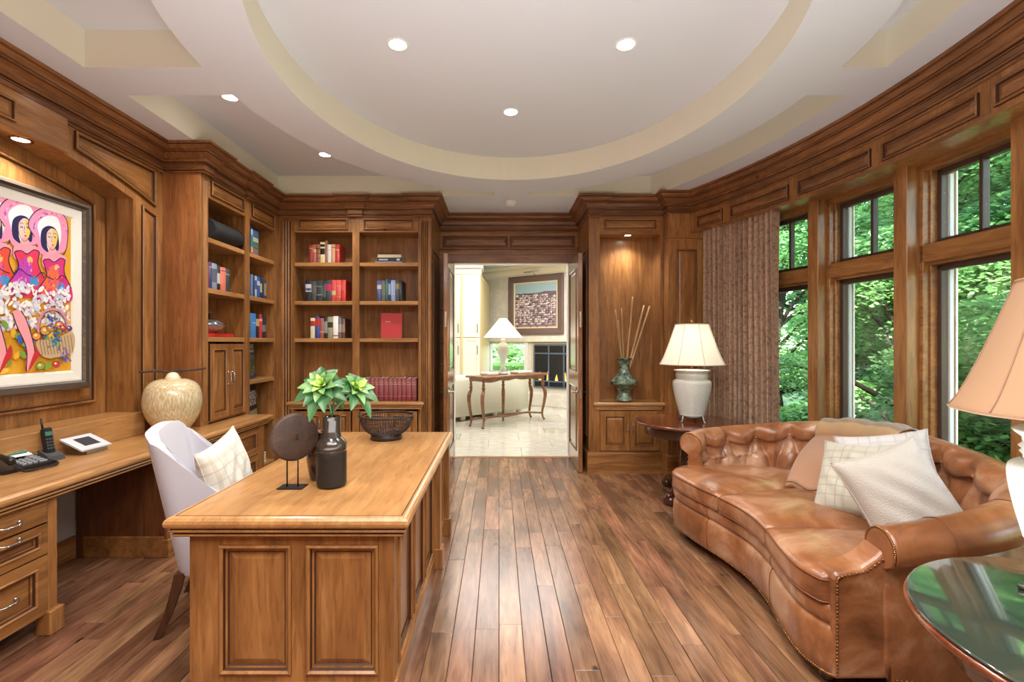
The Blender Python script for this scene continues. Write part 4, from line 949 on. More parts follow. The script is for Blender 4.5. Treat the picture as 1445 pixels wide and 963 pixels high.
leafA = plain('leaf_green', (62, 104, 62), .35); leafB = plain('leaf_mid', (110, 150, 88), .35); leafC = plain('leaf_lime', (160, 196, 92), .4)
PLN = thing('plant_arrangement', 'green leafy rosette stems arranged in the black bottle vase', 'plant', (-.805, 2.31, 1.09))
def leafblade(C, D, L_, Wd, droop, seed=0, up=Vector((0, 0, 1)), nseg=8):
    D = Vector(D).normalized(); S = D.cross(up); S = S.normalized() if S.length > .05 else Vector((1, 0, 0)); Nn = S.cross(D).normalized(); vs = []
    for i in range(nseg+1):
        t = i/nseg; p = Vector(C)+D*(L_*t)+Nn*(.14*L_*math.sin(t*PI*.9))-Vector((0, 0, droop*L_*t*t)); w = Wd*(math.sin(PI*min(1, t*.95+.03))**.85)*(1-.1*t)
        for s, k in ((-1, 1), (-.5, .35), (0, 0), (.5, .35), (1, 1)): vs.append(tuple(p+S*(w*s)+Nn*(w*.32*k)))
    fs = [(5*i+j, 5*i+j+1, 5*i+6+j, 5*i+5+j) for i in range(nseg) for j in range(4)]; return vs, fs
def rosette(C, ax, n, L0, seed):
    rr = random.Random(seed); ax = Vector(ax).normalized(); a1 = ax.orthogonal().normalized(); a2 = ax.cross(a1)
    for i in range(n):
        t = i/n; ph = i*2.399; tilt = .12+1.4*t**.8 ; D = ax*math.cos(tilt)+(a1*math.cos(ph)+a2*math.sin(ph))*math.sin(tilt)
        Ln = L0*(.4+.6*t**.6)*rr.uniform(.88, 1.12); q = MB(); v, f = leafblade(Vector(C)+D*.008, D, Ln, Ln*rr.uniform(.21, .27), .04+.26*t, up=ax); q.add(v, f, 0, True)
        o = part('leaf', q, leafC if t < .3 else (leafB if t < .62 else leafA), PLN, recalc=False)
rosette((-.828, 2.28, 1.235), (-.05, -.8, .5), 30, .125, 3); rosette((-.70, 2.30, 1.22), (.6, -.5, .5), 22, .12, 5)
rosette((-.80, 2.35, 1.20), (-.2, .5, .5), 18, .125, 9)
q = MB()
for e in ((-.828, 2.28, 1.235), (-.70, 2.30, 1.22), (-.80, 2.35, 1.2)): q.tube(catmull([(-.805, 2.31, .95), (-.805, 2.31, 1.10), e], 10), .005, 6)
part('stems', q, leafA, PLN, kind='stuff')
# woven wire bowl
BW = thing('wire_bowl', 'dark woven wire bowl on the far end of the desk', 'bowl', (-.808, 3.45, .76)); bc = (-.808, 3.45, .76)
brown = plain('dark_wicker', (44, 30, 26), .4)
q = MB(); q.lathe([(.105, .001), (.112, .001), (.110, .02), (.104, .042), (.098, .042), (.104, .02), (.105, .001)], bc, 48); part('foot_ring', q, brown, BW)
BP = catmull([(.10, .035), (.135, .055), (.165, .09), (.182, .13), (.188, .165)], 14); nW = 64
q = MB()
for i in range(nW):
    a = 2*PI*i/nW; q.tube([(bc[0]+r*math.cos(a), bc[1]+r*math.sin(a), bc[2]+z) for r, z in BP], .0026, 5)
part('ribs', q, brown, BW, kind='stuff')
q = MB()
for z0, rr0 in ((.062, .142), (.085, .162), (.108, .174), (.13, .182)):
    for ph in (0, PI): q.tube([(bc[0]+(rr0+.003*math.cos(i*PI/1+ph))*math.cos(2*PI*i/nW), bc[1]+(rr0+.003*math.cos(i*PI+ph))*math.sin(2*PI*i/nW), bc[2]+z0) for i in range(nW)], .0022, 5, closed=True)
for ph in (0, 2.1, 4.2): q.tube([(bc[0]+(.188+.005*math.cos(i*.55+ph))*math.cos(2*PI*i/160), bc[1]+(.188+.005*math.cos(i*.55+ph))*math.sin(2*PI*i/160), bc[2]+.168+.005*math.sin(i*.55+ph)) for i in range(160)], .0042, 6, closed=True)
part('woven_rim', q, brown, BW, kind='stuff')
q = MB(); q.lathe([(0, .03), (.1, .034)], bc, 32, smooth=False); part('bowl_floor', q, brown, BW)
# ================================================================ TABLES AND LAMPS
def round_table(cx, cy, r, label, glass=False, th0=0.3):
    t = thing('round_table', label, 'table', (cx, cy, 0), group=None); c = (cx, cy, 0)
    q = MB(); q.lathe([(0, .72), (r-.05, .72), (r-.03, .7195), (r-.008, .718), (r, .712), (r-.002, .700), (r-.012, .692), (r-.03, .688), (r-.09, .686)], c, 72, pm=[0, 1, 0, 0, 0, 0, 0, 0]); part('tabletop', q, [mahog_top, mahog], t)
    q = MB(); q.lathe([(r-.09, .689), (r-.088, .60), (r-.095, .592), (r-.12, .60), (r-.12, .689)], c, 72); part('apron', q, mahog, t)
    q = MB(); q.lathe([(0, .69), (.12, .688), (.12, .67), (.05, .655), (.035, .62), (.04, .59), (.055, .57), (.04, .555), (.045, .52), (.07, .44), (.082, .36), (.075, .29), (.055, .25), (.07, .235), (.07, .21), (0, .205)], c, 32); part('pedestal', q, mahog, t)
    for k in range(3):
        a = th0+2*PI*k/3; e = (math.cos(a), math.sin(a)); P_ = lambda d, z: (cx+e[0]*d, cy+e[1]*d, z)
        q = MB(); C = catmull([P_(.03, .24), P_(.12, .20), P_(.22, .12), P_(.30, .075), P_(.345, .09), P_(.35, .055)], 20); q.tube(C, [.045-.018*i/20 for i in range(21)], 10)
        s = (-e[1], e[0]); q.tube([(cx+e[0]*.335+s[0]*w_, cy+e[1]*.335+s[1]*w_, .045) for w_ in (-.05, -.035, .035, .05)], [.03, .045, .045, .03], 16); part('foot', q, mahog, t)
    if glass: q = MB(); q.lathe([(0, .7205), (r-.012, .7205), (r-.006, .722), (r-.006, .726), (r-.012, .728), (0, .728)], c, 96); part('glass_top', q, plain('green_reflection_glass_top', (46, 58, 50), .05, spec=.8, coat=1.), t, 'glass disc over the wood with a green reflection in its colour')  # dark green reflection put into the base colour of the glass
    return t
round_table(1.77, 4.5, .485, 'round dark mahogany pedestal table beside the far end of the leather sofa', th0=math.radians(222))
round_table(1.62, 1.10, .53, 'round pedestal table with a glass top cut off at the lower right corner', glass=True, th0=2.2)
shade_m = None
def shade_mat(name, col, e, es):
    m = bpy.data.materials.new(name); m.use_nodes = True; n = m.node_tree; b = n.nodes['Principled BSDF']; b.inputs['Base Color'].default_value = srgb(*col); b.inputs['Roughness'].default_value = .85
    t = n.nodes.new('ShaderNodeBsdfTranslucent'); t.inputs[0].default_value = srgb(*col); mx = n.nodes.new('ShaderNodeMixShader'); mx.inputs[0].default_value = .45
    o = [x for x in n.nodes if x.type == 'OUTPUT_MATERIAL'][0]; n.links.new(b.outputs[0], mx.inputs[1]); n.links.new(t.outputs[0], mx.inputs[2]); n.links.new(mx.outputs[0], o.inputs[0])
    b.inputs['Emission Color'].default_value = srgb(*e); b.inputs['Emission Strength'].default_value = es; return m
trimM = plain('shade_trim', (190, 176, 146), .8)
def jar_lamp(cx, cy, z0, label, smat, body, watt=6, trim=None):
    t = thing('table_lamp', label, 'lamp', (cx, cy, z0)); c = (cx, cy, z0)
    q = MB()
    for k in range(4):
        a = .5+PI/2*k; e = (math.cos(a), math.sin(a)); q.tube([(cx+e[0]*d, cy+e[1]*d, z0+z) for d, z in ((.09, .055), (.12, .06), (.125, .03), (.135, .008), (.15, .006))], [.010, .011, .008, .007, .009], 8)
    q.lathe([(0, .045), (.10, .045), (.105, .052), (.10, .06), (0, .06)], c, 32); part('footed_stand', q, plain('pewter', (150, 150, 148), .35, metal=1), t)
    q = MB(); q.lathe([(max(0, a), b) for a, b in catmull([(0, .06), (.10, .06), (.112, .075), (.135, .16), (.158, .26), (.170, .34), (.166, .375), (.140, .392)], 40)], c, 48); part('jar', q, body, t)
    q = MB(); q.lathe([(.138, .39), (.138, .405), (.145, .412), (.138, .42), (.147, .428), (.138, .437), (.140, .455), (.155, .468), (.160, .475), (.155, .48), (.02, .485), (0, .485)], c, 48); part('ribbed_collar', q, body, t)
    q = MB(); q.tube([(cx, cy, z0+.48), (cx, cy, z0+.93)], .006, 8); q.ball((cx, cy, z0+.935), .014, 8); part('finial', q, brass, t)
    # eight-panel bell shade
    Z0, Z1, R0, R1 = 1.25-.72+z0, 1.62-.72+z0, .292, .150
    def sh(u, v, off=0):
        a = 2*PI*u; w = .975+.025*abs(math.cos(4*a))**3; r = (R0+(R1-R0)*(v**.82))*w+off; return (cx+r*math.cos(a), cy+r*math.sin(a), Z0+(Z1-Z0)*v)
    q = MB(); q.grid(lambda u, v: sh(u, v), 96, 10, cu=True, smooth=True); q.grid(lambda u, v: sh(1-u, v, -.003), 96, 10, cu=True, smooth=True); s = part('shade', q, smat, t, recalc=False)
    q = MB()
    for v in (0, 1): q.tube([sh(i/64, v, .001) for i in range(64)], .004, 6, closed=True)
    for k in range(8): q.tube([sh(k/8, i/10, .001) for i in range(11)], .0022, 5)
    part('shade_trim', q, trim or trimM, s)
    if not watt: return t
    d = bpy.data.lights.new('bulb', 'POINT'); d.energy = watt; d.color = (1, .94, .84); d.shadow_soft_size = .04; o = bpy.data.objects.new('bulb_glow', d); o.location = (cx, cy, z0+.72); COL.objects.link(o)
    return t
crackle = speckle('white_crackle_glaze', (198, 201, 194), (216, 217, 210), (40, 40, 40), rough=.3)
jar_lamp(1.79, 4.45, .72, 'white ceramic jar lamp with a pleated cream shade on the far round table', shade_mat('cream_shade', (236, 230, 218), (255, 244, 226), .10), crackle, 1.8)
jar_lamp(1.60, 1.28, .728, 'lamp with a tan shade cut off by the right edge of the view', shade_mat('tan_shade', (180, 144, 112), (255, 210, 160), .0), crackle, 0, plain('tan_shade_trim', (128, 96, 74), .8))
# ================================================================ GREEN VASE WITH REEDS
VG = thing('green_vase', 'green glazed baluster vase holding tall reeds on the niche counter', 'vase', (1.42, 5.44, .795)); c = (1.42, 5.44, .795)
q = MB(); q.lathe([(max(0, a), b) for a, b in catmull([(0, .002), (.085, .002), (.090, .012), (.078, .05), (.066, .095), (.085, .13), (.145, .185), (.155, .205), (.145, .23), (.085, .29), (.066, .34), (.062, .42), (.075, .46), (.09, .475), (.086, .483), (.066, .47), (.05, .42), (.05, .3)], 80)], c, 48); part('body', q, speckle('green_mottled_glaze', (54, 82, 68), (140, 164, 140), (7, 7, 9), (.38, .66), .12, 1.), VG)
reedM = wood('pale_reed', (168, 130, 84), (206, 168, 116), (228, 198, 150), axis=2, knots=0)
for k, (tx, ty, r) in enumerate(((868, 437, .009), (877, 435, .008), (893, 419, .011), (909, 431, .010), (917, 432, .011), (872, 452, .008), (906, 440, .007))):
    Y = 5.42+.02*(k % 3); top = ((tx-VX)/FPX*Y, Y, EYE+(VY-ty)/FPX*Y); a = k*2.4; b = (1.42-.6*(top[0]-1.42)*.18, 5.44+.012*math.sin(a), .90)
    q = MB(); mid = tuple(b[i]*.5+top[i]*.5+(.004 if i == 0 else 0) for i in range(3)); q.tube(catmull([b, mid, top], 12), [r]*13, 8)
    o = solo('reed', q, reedM, ['far left', 'second from left', 'tallest middle', 'second from right', 'rightmost', 'shorter left leaning', 'thin right leaning'][k]+' pale dried reed standing in the green vase', 'reed', 'reeds in the green vase')
# ================================================================ CURTAIN
def curtain_mat():
    m, n, b = base_mat('paisley_curtain'); L = n.links.new; t = n.nodes.new('ShaderNodeTexCoord'); v = n.nodes.new('ShaderNodeTexVoronoi'); v.inputs['Scale'].default_value = 38; z = n.nodes.new('ShaderNodeTexNoise'); z.inputs['Scale'].default_value = 30; z.inputs['Detail'].default_value = 5
    L(t.outputs['Object'], v.inputs['Vector']); L(t.outputs['Object'], z.inputs['Vector'])
    r = ramp(n, [(.3, (138, 110, 94)), (.45, (166, 138, 118)), (.55, (186, 160, 138)), (.7, (162, 124, 108))]); L(z.outputs[0], r.inputs[0]); r2 = ramp(n, [(.08, (184, 160, 146)), (.35, (255, 250, 240))]); L(v.outputs['Distance'], r2.inputs[0])
    c = mixc(n, .7, r.outputs[0], r2.outputs[0], 'MULTIPLY'); L(c, b.inputs['Base Color']); b.inputs['Roughness'].default_value = .9; b.inputs['Sheen Weight'].default_value = .2; return m
ta, tb = arc_px(1096, 5.20), math.asin((5.13-ACY)/5.2)
def cur(u, v, off=0):
    th = ta+(tb-ta)*u; w = u*14*2*PI; amp = .034*(.75+.25*math.sin(u*17+1)); ws_ = w/2+.2*math.sin(v*3+u*9); r = 5.205+1.35*amp*(1-2*abs(math.sin(ws_))**.75)+.006*math.sin(2.3*w)+off; th += .0025*math.cos(w)*(1-v*.3); th -= .004*(1-v)*(1-u)*math.sin(v*4); p = arc(r, th=th); return (p[0], p[1], .012+2.648*v)
q = MB(); q.grid(lambda u, v: cur(u, v), 340, 24); q.grid(lambda u, v: cur(1-u, v, .004), 340, 24)
solo('curtain', q, curtain_mat(), 'long pleated rust and beige patterned curtain hanging beside the window', 'curtain', recalc=False)
# ================================================================ LEATHER SOFA
def leather():
    m, n, b = base_mat('cognac_leather'); L = n.links.new; t = n.nodes.new('ShaderNodeTexCoord'); z = n.nodes.new('ShaderNodeTexNoise'); z.inputs['Scale'].default_value = 3.2; z.inputs['Detail'].default_value = 6; z.inputs['Roughness'].default_value = .6; z.inputs['Distortion'].default_value = .6
    L(t.outputs['Object'], z.inputs['Vector']); r = ramp(n, [(.3, (100, 58, 33)), (.5, (150, 96, 60)), (.7, (194, 154, 124))]); L(z.outputs[0], r.inputs[0]); L(r.outputs[0], b.inputs['Base Color'])
    b.inputs['Roughness'].default_value = .3; b.inputs['Coat Weight'].default_value = .35; b.inputs['Coat Roughness'].default_value = .25
    w = n.nodes.new('ShaderNodeTexNoise'); w.inputs['Scale'].default_value = 14; w.inputs['Detail'].default_value = 6; u = n.nodes.new('ShaderNodeBump'); u.inputs['Strength'].default_value = .35; u.inputs['Distance'].default_value = .012; L(t.outputs['Object'], w.inputs['Vector']); L(w.outputs[0], u.inputs['Height']); L(u.outputs[0], b.inputs['Normal']); return m
LEA = leather(); seamM = plain('leather_piping', (112, 62, 34), .5)
SF = thing('chesterfield_sofa', 'curved three-seat cognac leather sofa with a tufted rolled back under the windows', 'sofa', (1.9, 2.8, 0))
SP_ = [(1.50, 3.64, .765), (1.68, 3.76, .775), (1.98, 3.80, .795), (2.27, 3.66, .845), (2.42, 3.36, .895), (2.46, 3.0, .915), (2.42, 2.66, .905), (2.36, 2.36, .885), (2.25, 2.12, .85), (2.02, 1.995, .79), (1.76, 1.985, .735), (1.58, 2.0, .70)]
NP = 300; SPC = catmull(SP_, NP); CTR = np.array((1.75, 2.85))
S_len = [0]
for i in range(NP): S_len.append(S_len[-1]+np.hypot(*(SPC[i+1][:2]-SPC[i][:2])))
S_nrm = []
for i in range(NP+1):
    t = SPC[min(i+1, NP)][:2]-SPC[max(i-1, 0)][:2]; t /= np.hypot(*t); nn = np.array((t[1], -t[0])); 
    if nn@(CTR-SPC[i][:2]) < 0: nn = -nn
    S_nrm.append(nn)
def section(top, dz=0):
    """profile (inward offset, z): outer foot -> roll -> inner foot"""
    r = .088; cz = top-r; cx = -.045; P = [(-.075, .085), (-.078, .2), (-.075, .35), (-.062, cz-.12), (-.056, cz-.085)]
    P += [(cx+r*math.cos(math.radians(a)), cz+r*math.sin(math.radians(a))) for a in range(215, -50, -15)]
    e = P[-1]; P += [(e[0]+.015, e[1]-.06), (e[0]+.035, .5+(e[1]-.5)*.45), (e[0]+.06, .45), (e[0]+.07, .36), (e[0]+.07, .25)]
    return P
PN = 76
def sect(i): return catmull(section(SPC[i][2]), PN)
SEC = [sect(i) for i in range(NP+1)]
def tuft(s, v):
    """s: arc length, v: 0 at the seat .. 1 over the roll"""
    if v < 0 or v > 1: return 0
    a = s/.115; b = v/.52
    if b <= 1: h = abs(math.sin(PI*(a+b)/2)*math.sin(PI*(a-b)/2))
    else: h = math.cos(PI*a/2)**2
    f = min(1, v/.10)*min(1, max(0, (1.0-v)/.30)); return (.062*h**.38-.048)*f
I_ROLL = [k for k, p in enumerate(SEC[0])]
def spt(i, j, off=0.):
    p = SEC[i]; a, b = p[max(j-1, 0)], p[min(j+1, PN)]; tx, tz = b[0]-a[0], b[1]-a[1]; l = math.hypot(tx, tz)+1e-9; nx, nz = (tz/l, -tx/l)
    # normal pointing out of the body
    nx, nz = -nx*-1, nz
    t = j/PN
    # outward: rotate tangent (outer foot -> up -> over -> down) to the left
    nx, nz = -tz/l, tx/l
    d = off
    v = (.955-t)/(.955-.56)          # 0 seat, 1 crest of the roll
    if 0 < v < 1: d += tuft(S_len[i], v)
    q = SPC[i][:2]+S_nrm[i]*(p[j][0]+nx*d); return (q[0], q[1], p[j][1]+nz*d)
q = MB(); vs = [spt(i, j) for i in range(NP+1) for j in range(PN+1)]; k = PN+1
q.add(vs, [(i*k+j, i*k+j+1, (i+1)*k+j+1, (i+1)*k+j) for i in range(NP) for j in range(PN)], 0, True)
for i in (0, NP):
    c = SPC[i][:2]+S_nrm[i]*.0; q.add([spt(i, j) for j in range(PN+1)], [list(range(PN+1))], 0)
part('rolled_back', q, LEA, SF, recalc=False)
# front facings of both arms with nailheads
def arm_front(i, sg, lab):
    t = SPC[1][:2]-SPC[0][:2] if i == 0 else SPC[NP][:2]-SPC[NP-1][:2]; t /= np.hypot(*t); t = -t if i == 0 else t
    P = [spt(i, j) for j in range(0, PN+1, 2)]; cen = np.mean(np.array(P), 0); vs = []; 
    for (sc, h) in ((1.0, 0), (1.0, .012), (.93, .022), (.80, .022)):
        for p in P: vs.append((cen[0]+(p[0]-cen[0])*sc+t[0]*h, cen[1]+(p[1]-cen[1])*sc+t[1]*h, cen[2]+(p[2]-cen[2])*sc))
    n = len(P); q = MB(); q.add(vs, [(a*n+b, a*n+(b+1) % n, (a+1)*n+(b+1) % n, (a+1)*n+b) for a in range(3) for b in range(n)]+[[3*n+b for b in range(n)]], 0, True); part('arm_front', q, LEA, SF)
    q = MB()
    for j in range(6, PN-2): 
        p = spt(i, j)
        if i and p[2] < .57: continue
        q.ball((cen[0]+(p[0]-cen[0])*.95+t[0]*.02, cen[1]+(p[1]-cen[1])*.95+t[1]*.02, cen[2]+(p[2]-cen[2])*.95), .0055, 4)
    part('nailheads', q, brass, SF, kind='stuff')
arm_front(0, 1, ''); arm_front(NP, -1, '')
q = MB()
for i in range(0, NP, 3):
    if S_len[i] > 0: p = spt(i, 0, .006); q.ball((p[0], p[1], .097), .0055, 4)
part('nailheads', q, brass, SF, kind='stuff')
q = MB()
for m in range(1, int(S_len[-1]/.115), 2):
    i = min(range(NP), key=lambda k: abs(S_len[k]-m*.115)); j = round((.955-.52*(.955-.56))*PN); q.ball(spt(i, j, .008), .012, 6)
part('buttons', q, LEA, SF, kind='stuff')
# two leather seams over the near arm
for fr_ in (.80, .905, .12):
    i = int(NP*fr_); q = MB(); q.tube([spt(i, j, .001) for j in range(10, PN-10)], .0028, 6); part('piping', q, seamM, SF)
# seat: front curve
FR = [(1.50, 3.70), (1.37, 3.66), (1.315, 3.55), (1.345, 3.30), (1.405, 3.04), (1.44, 2.77), (1.415, 2.516), (1.355, 2.28), (1.325, 2.10), (1.345, 1.985), (1.375, 1.95)]
FC = catmull(FR, 240)
def froot(v): return FC[min(240, max(0, int(round(v*240))))]
def fat(v):
    x = v*240; k = min(239, int(x)); f = x-k; return FC[k]*(1-f)+FC[k+1]*f
# body under the cushions
def inner_pt(i): return SPC[i][:2]+S_nrm[i]*.075
q = MB(); outl = [tuple(fat(i/60)) for i in range(61)]; back = [tuple(inner_pt(i)) for i in range(NP, -1, -6)]
from mathutils.geometry import tessellate_polygon
ring = [outl[i] for i in range(0, 61)]+back
tr = tessellate_polygon([[Vector((a, b, 0)) for a, b in ring]])
q.add([(a, b, .37) for a, b in ring], [list(t) for t in tr]); q.add([(a, b, .10) for a, b in ring], [list(t) for t in tr]); part('seat_deck', q, LEA, SF)
rail = [(-.03, .085), (.0, .083), (.008, .09), (.014, .14), (.018, .20), (.014, .265), (.006, .288), (-.004, .296), (.004, .302), (.012, .32), (.014, .345), (.008, .372), (-.004, .382), (-.05, .384)]
q = MB(); q.sweep([tuple(p) for p in FC], rail, side=1, smooth=True); part('front_rail', q, LEA, SF)
q = MB()
for i in range(2, 239, 2): 
    a = FC[i]; t = FC[i+1]-FC[i-1]; t /= np.hypot(*t); nn = np.array((t[1], -t[0])); 
    if nn@(a-CTR) < 0: nn = -nn
    p = a+nn*.010; q.ball((p[0], p[1], .097), .0055, 4)
part('nailheads', q, brass, SF, kind='stuff')
q = MB(); 
for i in (86, 150):
    a = FC[i]; q.tube([(a[0]-r_, a[1], z) for r_, z in ((.008, .09), (.014, .14), (.018, .2), (.014, .265), (.006, .288), (0, .298), (.012, .32), (.014, .345), (.006, .374))], .0032, 5)
part('seams', q, seamM, SF, kind='stuff')
AWP = [(1.355, .085), (1.352, .40), (1.352, .49), (1.365, .515), (1.42, .528), (1.47, .54), (1.53, .58), (1.58, .63), (1.66, .68), (1.72, .685), (1.72, .085)]
q = MB(); q.prism(AWP, 0, 1, lambda u, v, n: (u, 1.938+n*.125, v)); o = part('arm_facing', q, LEA, SF)
bv = o.modifiers.new('round', 'BEVEL'); bv.width = .018; bv.segments = 4; bv.limit_method = 'ANGLE'; bv.angle_limit = math.radians(40)
q = MB()
for C_ in (catmull([(a, 1.948, b) for a, b in AWP[1:9]], 26), [(1.352, 1.952, .12+.015*i) for i in range(26)]):
    for p in C_: q.ball((p[0]+.012, 1.934, p[2]-.012), .005, 4)
part('nailheads', q, brass, SF, kind='stuff')
# cushions
def frac_y(y):
    return min(range(20, 230), key=lambda k: abs(FC[k][1]-y))/240
bounds = [.075, frac_y(3.04), frac_y(2.516), .93]
BI = [int(NP*.10), int(NP*.375), int(NP*.61), int(NP*.885)]
for c in range(3):
    v0, v1 = bounds[c]+.002, bounds[c+1]-.002; i0, i1 = BI[c]+1, BI[c+1]-1
    def cm(u, w, n, v0=v0, v1=v1, i0=i0, i1=i1, c=c):
        # u along the front 0..1, w depth 0..1, n height
        cu, cw = u, w
        e = .10; 
        if c == 0 and u < e: k = (e-u)/e; cw = max(w, 0)+ .10*k*k*(1-w)
        if c == 2 and u > 1-e: k = (u-1+e)/e; cw = max(w, 0)+.08*k*k*(1-w)
        A_ = fat(v0+(v1-v0)*cu); ii = i0+(i1-i0)*cu; k2 = int(ii); B_2 = inner_pt(min(NP, k2+1)); B_1 = inner_pt(k2); Bp = B_1*(1-(ii-k2))+B_2*(ii-k2)
        t = fat(min(1, v0+(v1-v0)*cu+.01))-fat(max(0, v0+(v1-v0)*cu-.01)); nn = np.array((t[1], -t[0])); nn /= np.hypot(*nn)+1e-9
        if nn@(A_-CTR) < 0: nn = -nn
        p = (A_+nn*.022)*(1-cw)+Bp*cw; bul = .022*(1-(2*u-1)**4)*(1-(2*w-1)**4) if n > .48 else 0
        return (p[0], p[1], n+bul)
    Lf = .6; prof = [(.02, .372), (.004, .380), (0, .395), (0, .462), (.004, .478), (.016, .4875), (.04, .494), (.09, .4985), (.16, .50)]
    q = MB(); q.nested(cm, 0, 0, 1, 1, prof, nu=26, nv=18, smooth=True, bottom=True, su=1/.62, sv=1/.72); part('seat_cushion', q, LEA, SF)
    q = MB()
    for zz in (.384, .474):
        e = [cm(i/30, 0, zz) for i in range(31)]; e = [(p[0]+0, p[1], p[2]) for p in e]; q.tube(e, .0042, 6)
    part('piping', q, seamM, SF)
for x, y in ((1.41, 3.56), (1.53, 2.83), (1.42, 2.07), (2.4, 3.5), (2.36, 2.15), (1.98, 2.03)):
    q = MB(); q.lathe([(0, 0), (.022, 0), (.03, .008), (.034, .022), (.026, .034), (.03, .04), (.042, .055), (.044, .07), (.036, .082), (.04, .09), (.04, .10), (0, .102)], (x, y, 0), 20); part('turned_foot', q, mahog, SF)
# ---------------- cushions and throw
pl2 = plaid('oatmeal_check', (186, 182, 168), (168, 158, 138), (150, 142, 124), 6.)
pl3 = plaid('grey_white_check', (196, 192, 190), (182, 176, 174), (160, 156, 156), 6.)
fleece = plain('cream_fleece', (184, 176, 166), .95, bump=.6, bscale=160, sheen=.4)
pillow('throw_pillow', 'large plain cream fleece cushion nearest the front of the sofa', (1.965, 2.32, .675), (.48, -.02, .17), (.01, .15, .36), (.42, .53), .20, fleece, seed=4, group='sofa cushions')
pillow('throw_pillow', 'oatmeal checked cushion between the throw and the cream cushion', (2.0, 2.70, .68), (.14, -.28, .04), (.16, .18, .38), (.38, .44), .15, pl2, seed=2, group='sofa cushions')
pillow('throw_pillow', 'pale checked cushion tucked behind the oatmeal checked one', (2.16, 2.66, .74), (.30, -.22, .08), (.12, .15, .42), (.42, .42), .14, pl3, seed=6, group='sofa cushions')
# throw: lies over the back, follows the sofa's own surface
def throw_mat():
    m, n, b = base_mat('wool_throw'); L = n.links.new; at = n.nodes.new('ShaderNodeAttribute'); at.attribute_name = 'strip'
    r = ramp(n, [(0, (166, 124, 96)), (.38, (166, 124, 96)), (.40, (168, 134, 96)), (.52, (180, 150, 108)), (.54, (140, 118, 100)), (.6, (160, 142, 126)), (.63, (132, 114, 100)), (.66, (164, 146, 132)), (1, (154, 138, 126))]); L(at.outputs['Fac'], r.inputs[0]); L(r.outputs[0], b.inputs['Base Color'])
    b.inputs['Roughness'].default_value = .95; b.inputs['Sheen Weight'].default_value = .3; t = n.nodes.new('ShaderNodeTexCoord'); z = n.nodes.new('ShaderNodeTexNoise'); z.inputs['Scale'].default_value = 180; u = n.nodes.new('ShaderNodeBump'); u.inputs['Strength'].default_value = .5; u.inputs['Distance'].default_value = .004; L(t.outputs['Object'], z.inputs['Vector']); L(z.outputs[0], u.inputs['Height']); L(u.outputs[0], b.inputs['Normal']); return m
def nearest_i(x, y): return min(range(NP+1), key=lambda i: (SPC[i][0]-x)**2+(SPC[i][1]-y)**2)
iL, iR = nearest_i(2.36, 3.52), nearest_i(2.46, 2.92)
NT, NU_ = 54, 22
def thr(u, v):                                # u across, v 0 hem on the seat -> 1 outside of the back
    i = iL+(iR-iL)*u; k = int(i); fi = i-k
    if v < .36:
        s = spt_smooth(k, fi, .74); w = v/.36; hem = np.array((1.90+.10*u, 3.16-.25*u, .53+.012*math.sin(u*9))); q = hem*(1-w)+s*w; q += S_nrm3(k)*.035*math.sin(PI*w)
        return tuple(q)
    t = .74-(v-.36)/.64*(.74-.16); return tuple(spt_smooth(k, fi, t, .014+.006*math.sin(u*14+v*5)+.004*math.sin(u*31)))
def S_nrm3(i): return np.array((S_nrm[i][0], S_nrm[i][1], .6))
def spt_smooth(k, fi, t, off=.016):
    def g(i):
        p = SEC[i]; x = t*PN; j = min(PN-1, int(x)); f = x-j; a, b = p[j], p[j+1]; tx, tz = b[0]-a[0], b[1]-a[1]; l = math.hypot(tx, tz)+1e-9; c = (a[0]*(1-f)+b[0]*f-tz/l*off, a[1]*(1-f)+b[1]*f+tx/l*off); q = SPC[i][:2]+S_nrm[i]*c[0]; return np.array((q[0], q[1], c[1]))
    return g(k)*(1-fi)+g(min(NP, k+1))*fi
q = MB(); q.grid(thr, NU_, NT); 
TW = solo('throw_blanket', q, throw_mat(), 'tan and grey striped wool throw draped over the sofa back', 'blanket', recalc=False)
at = TW.data.attributes.new('strip', 'FLOAT', 'POINT'); at.data.foreach_set('value', [j/NT*1.0 for i in range(NU_+1) for j in range(NT+1)])
sm = TW.modifiers.new('thickness', 'SOLIDIFY'); sm.thickness = .010; sm.offset = 1
q = MB()
for i in range(60):
    u = i/59; p = thr(u, 0.0); q.tube([p, (p[0]-.012, p[1]-.006, p[2]-.008), (p[0]-.02+random.uniform(-.004, .004), p[1]-.01, p[2]-.022)], .0016, 4)
part('fringe', q, plain('throw_fringe', (176, 134, 104), .95), TW, kind='stuff')
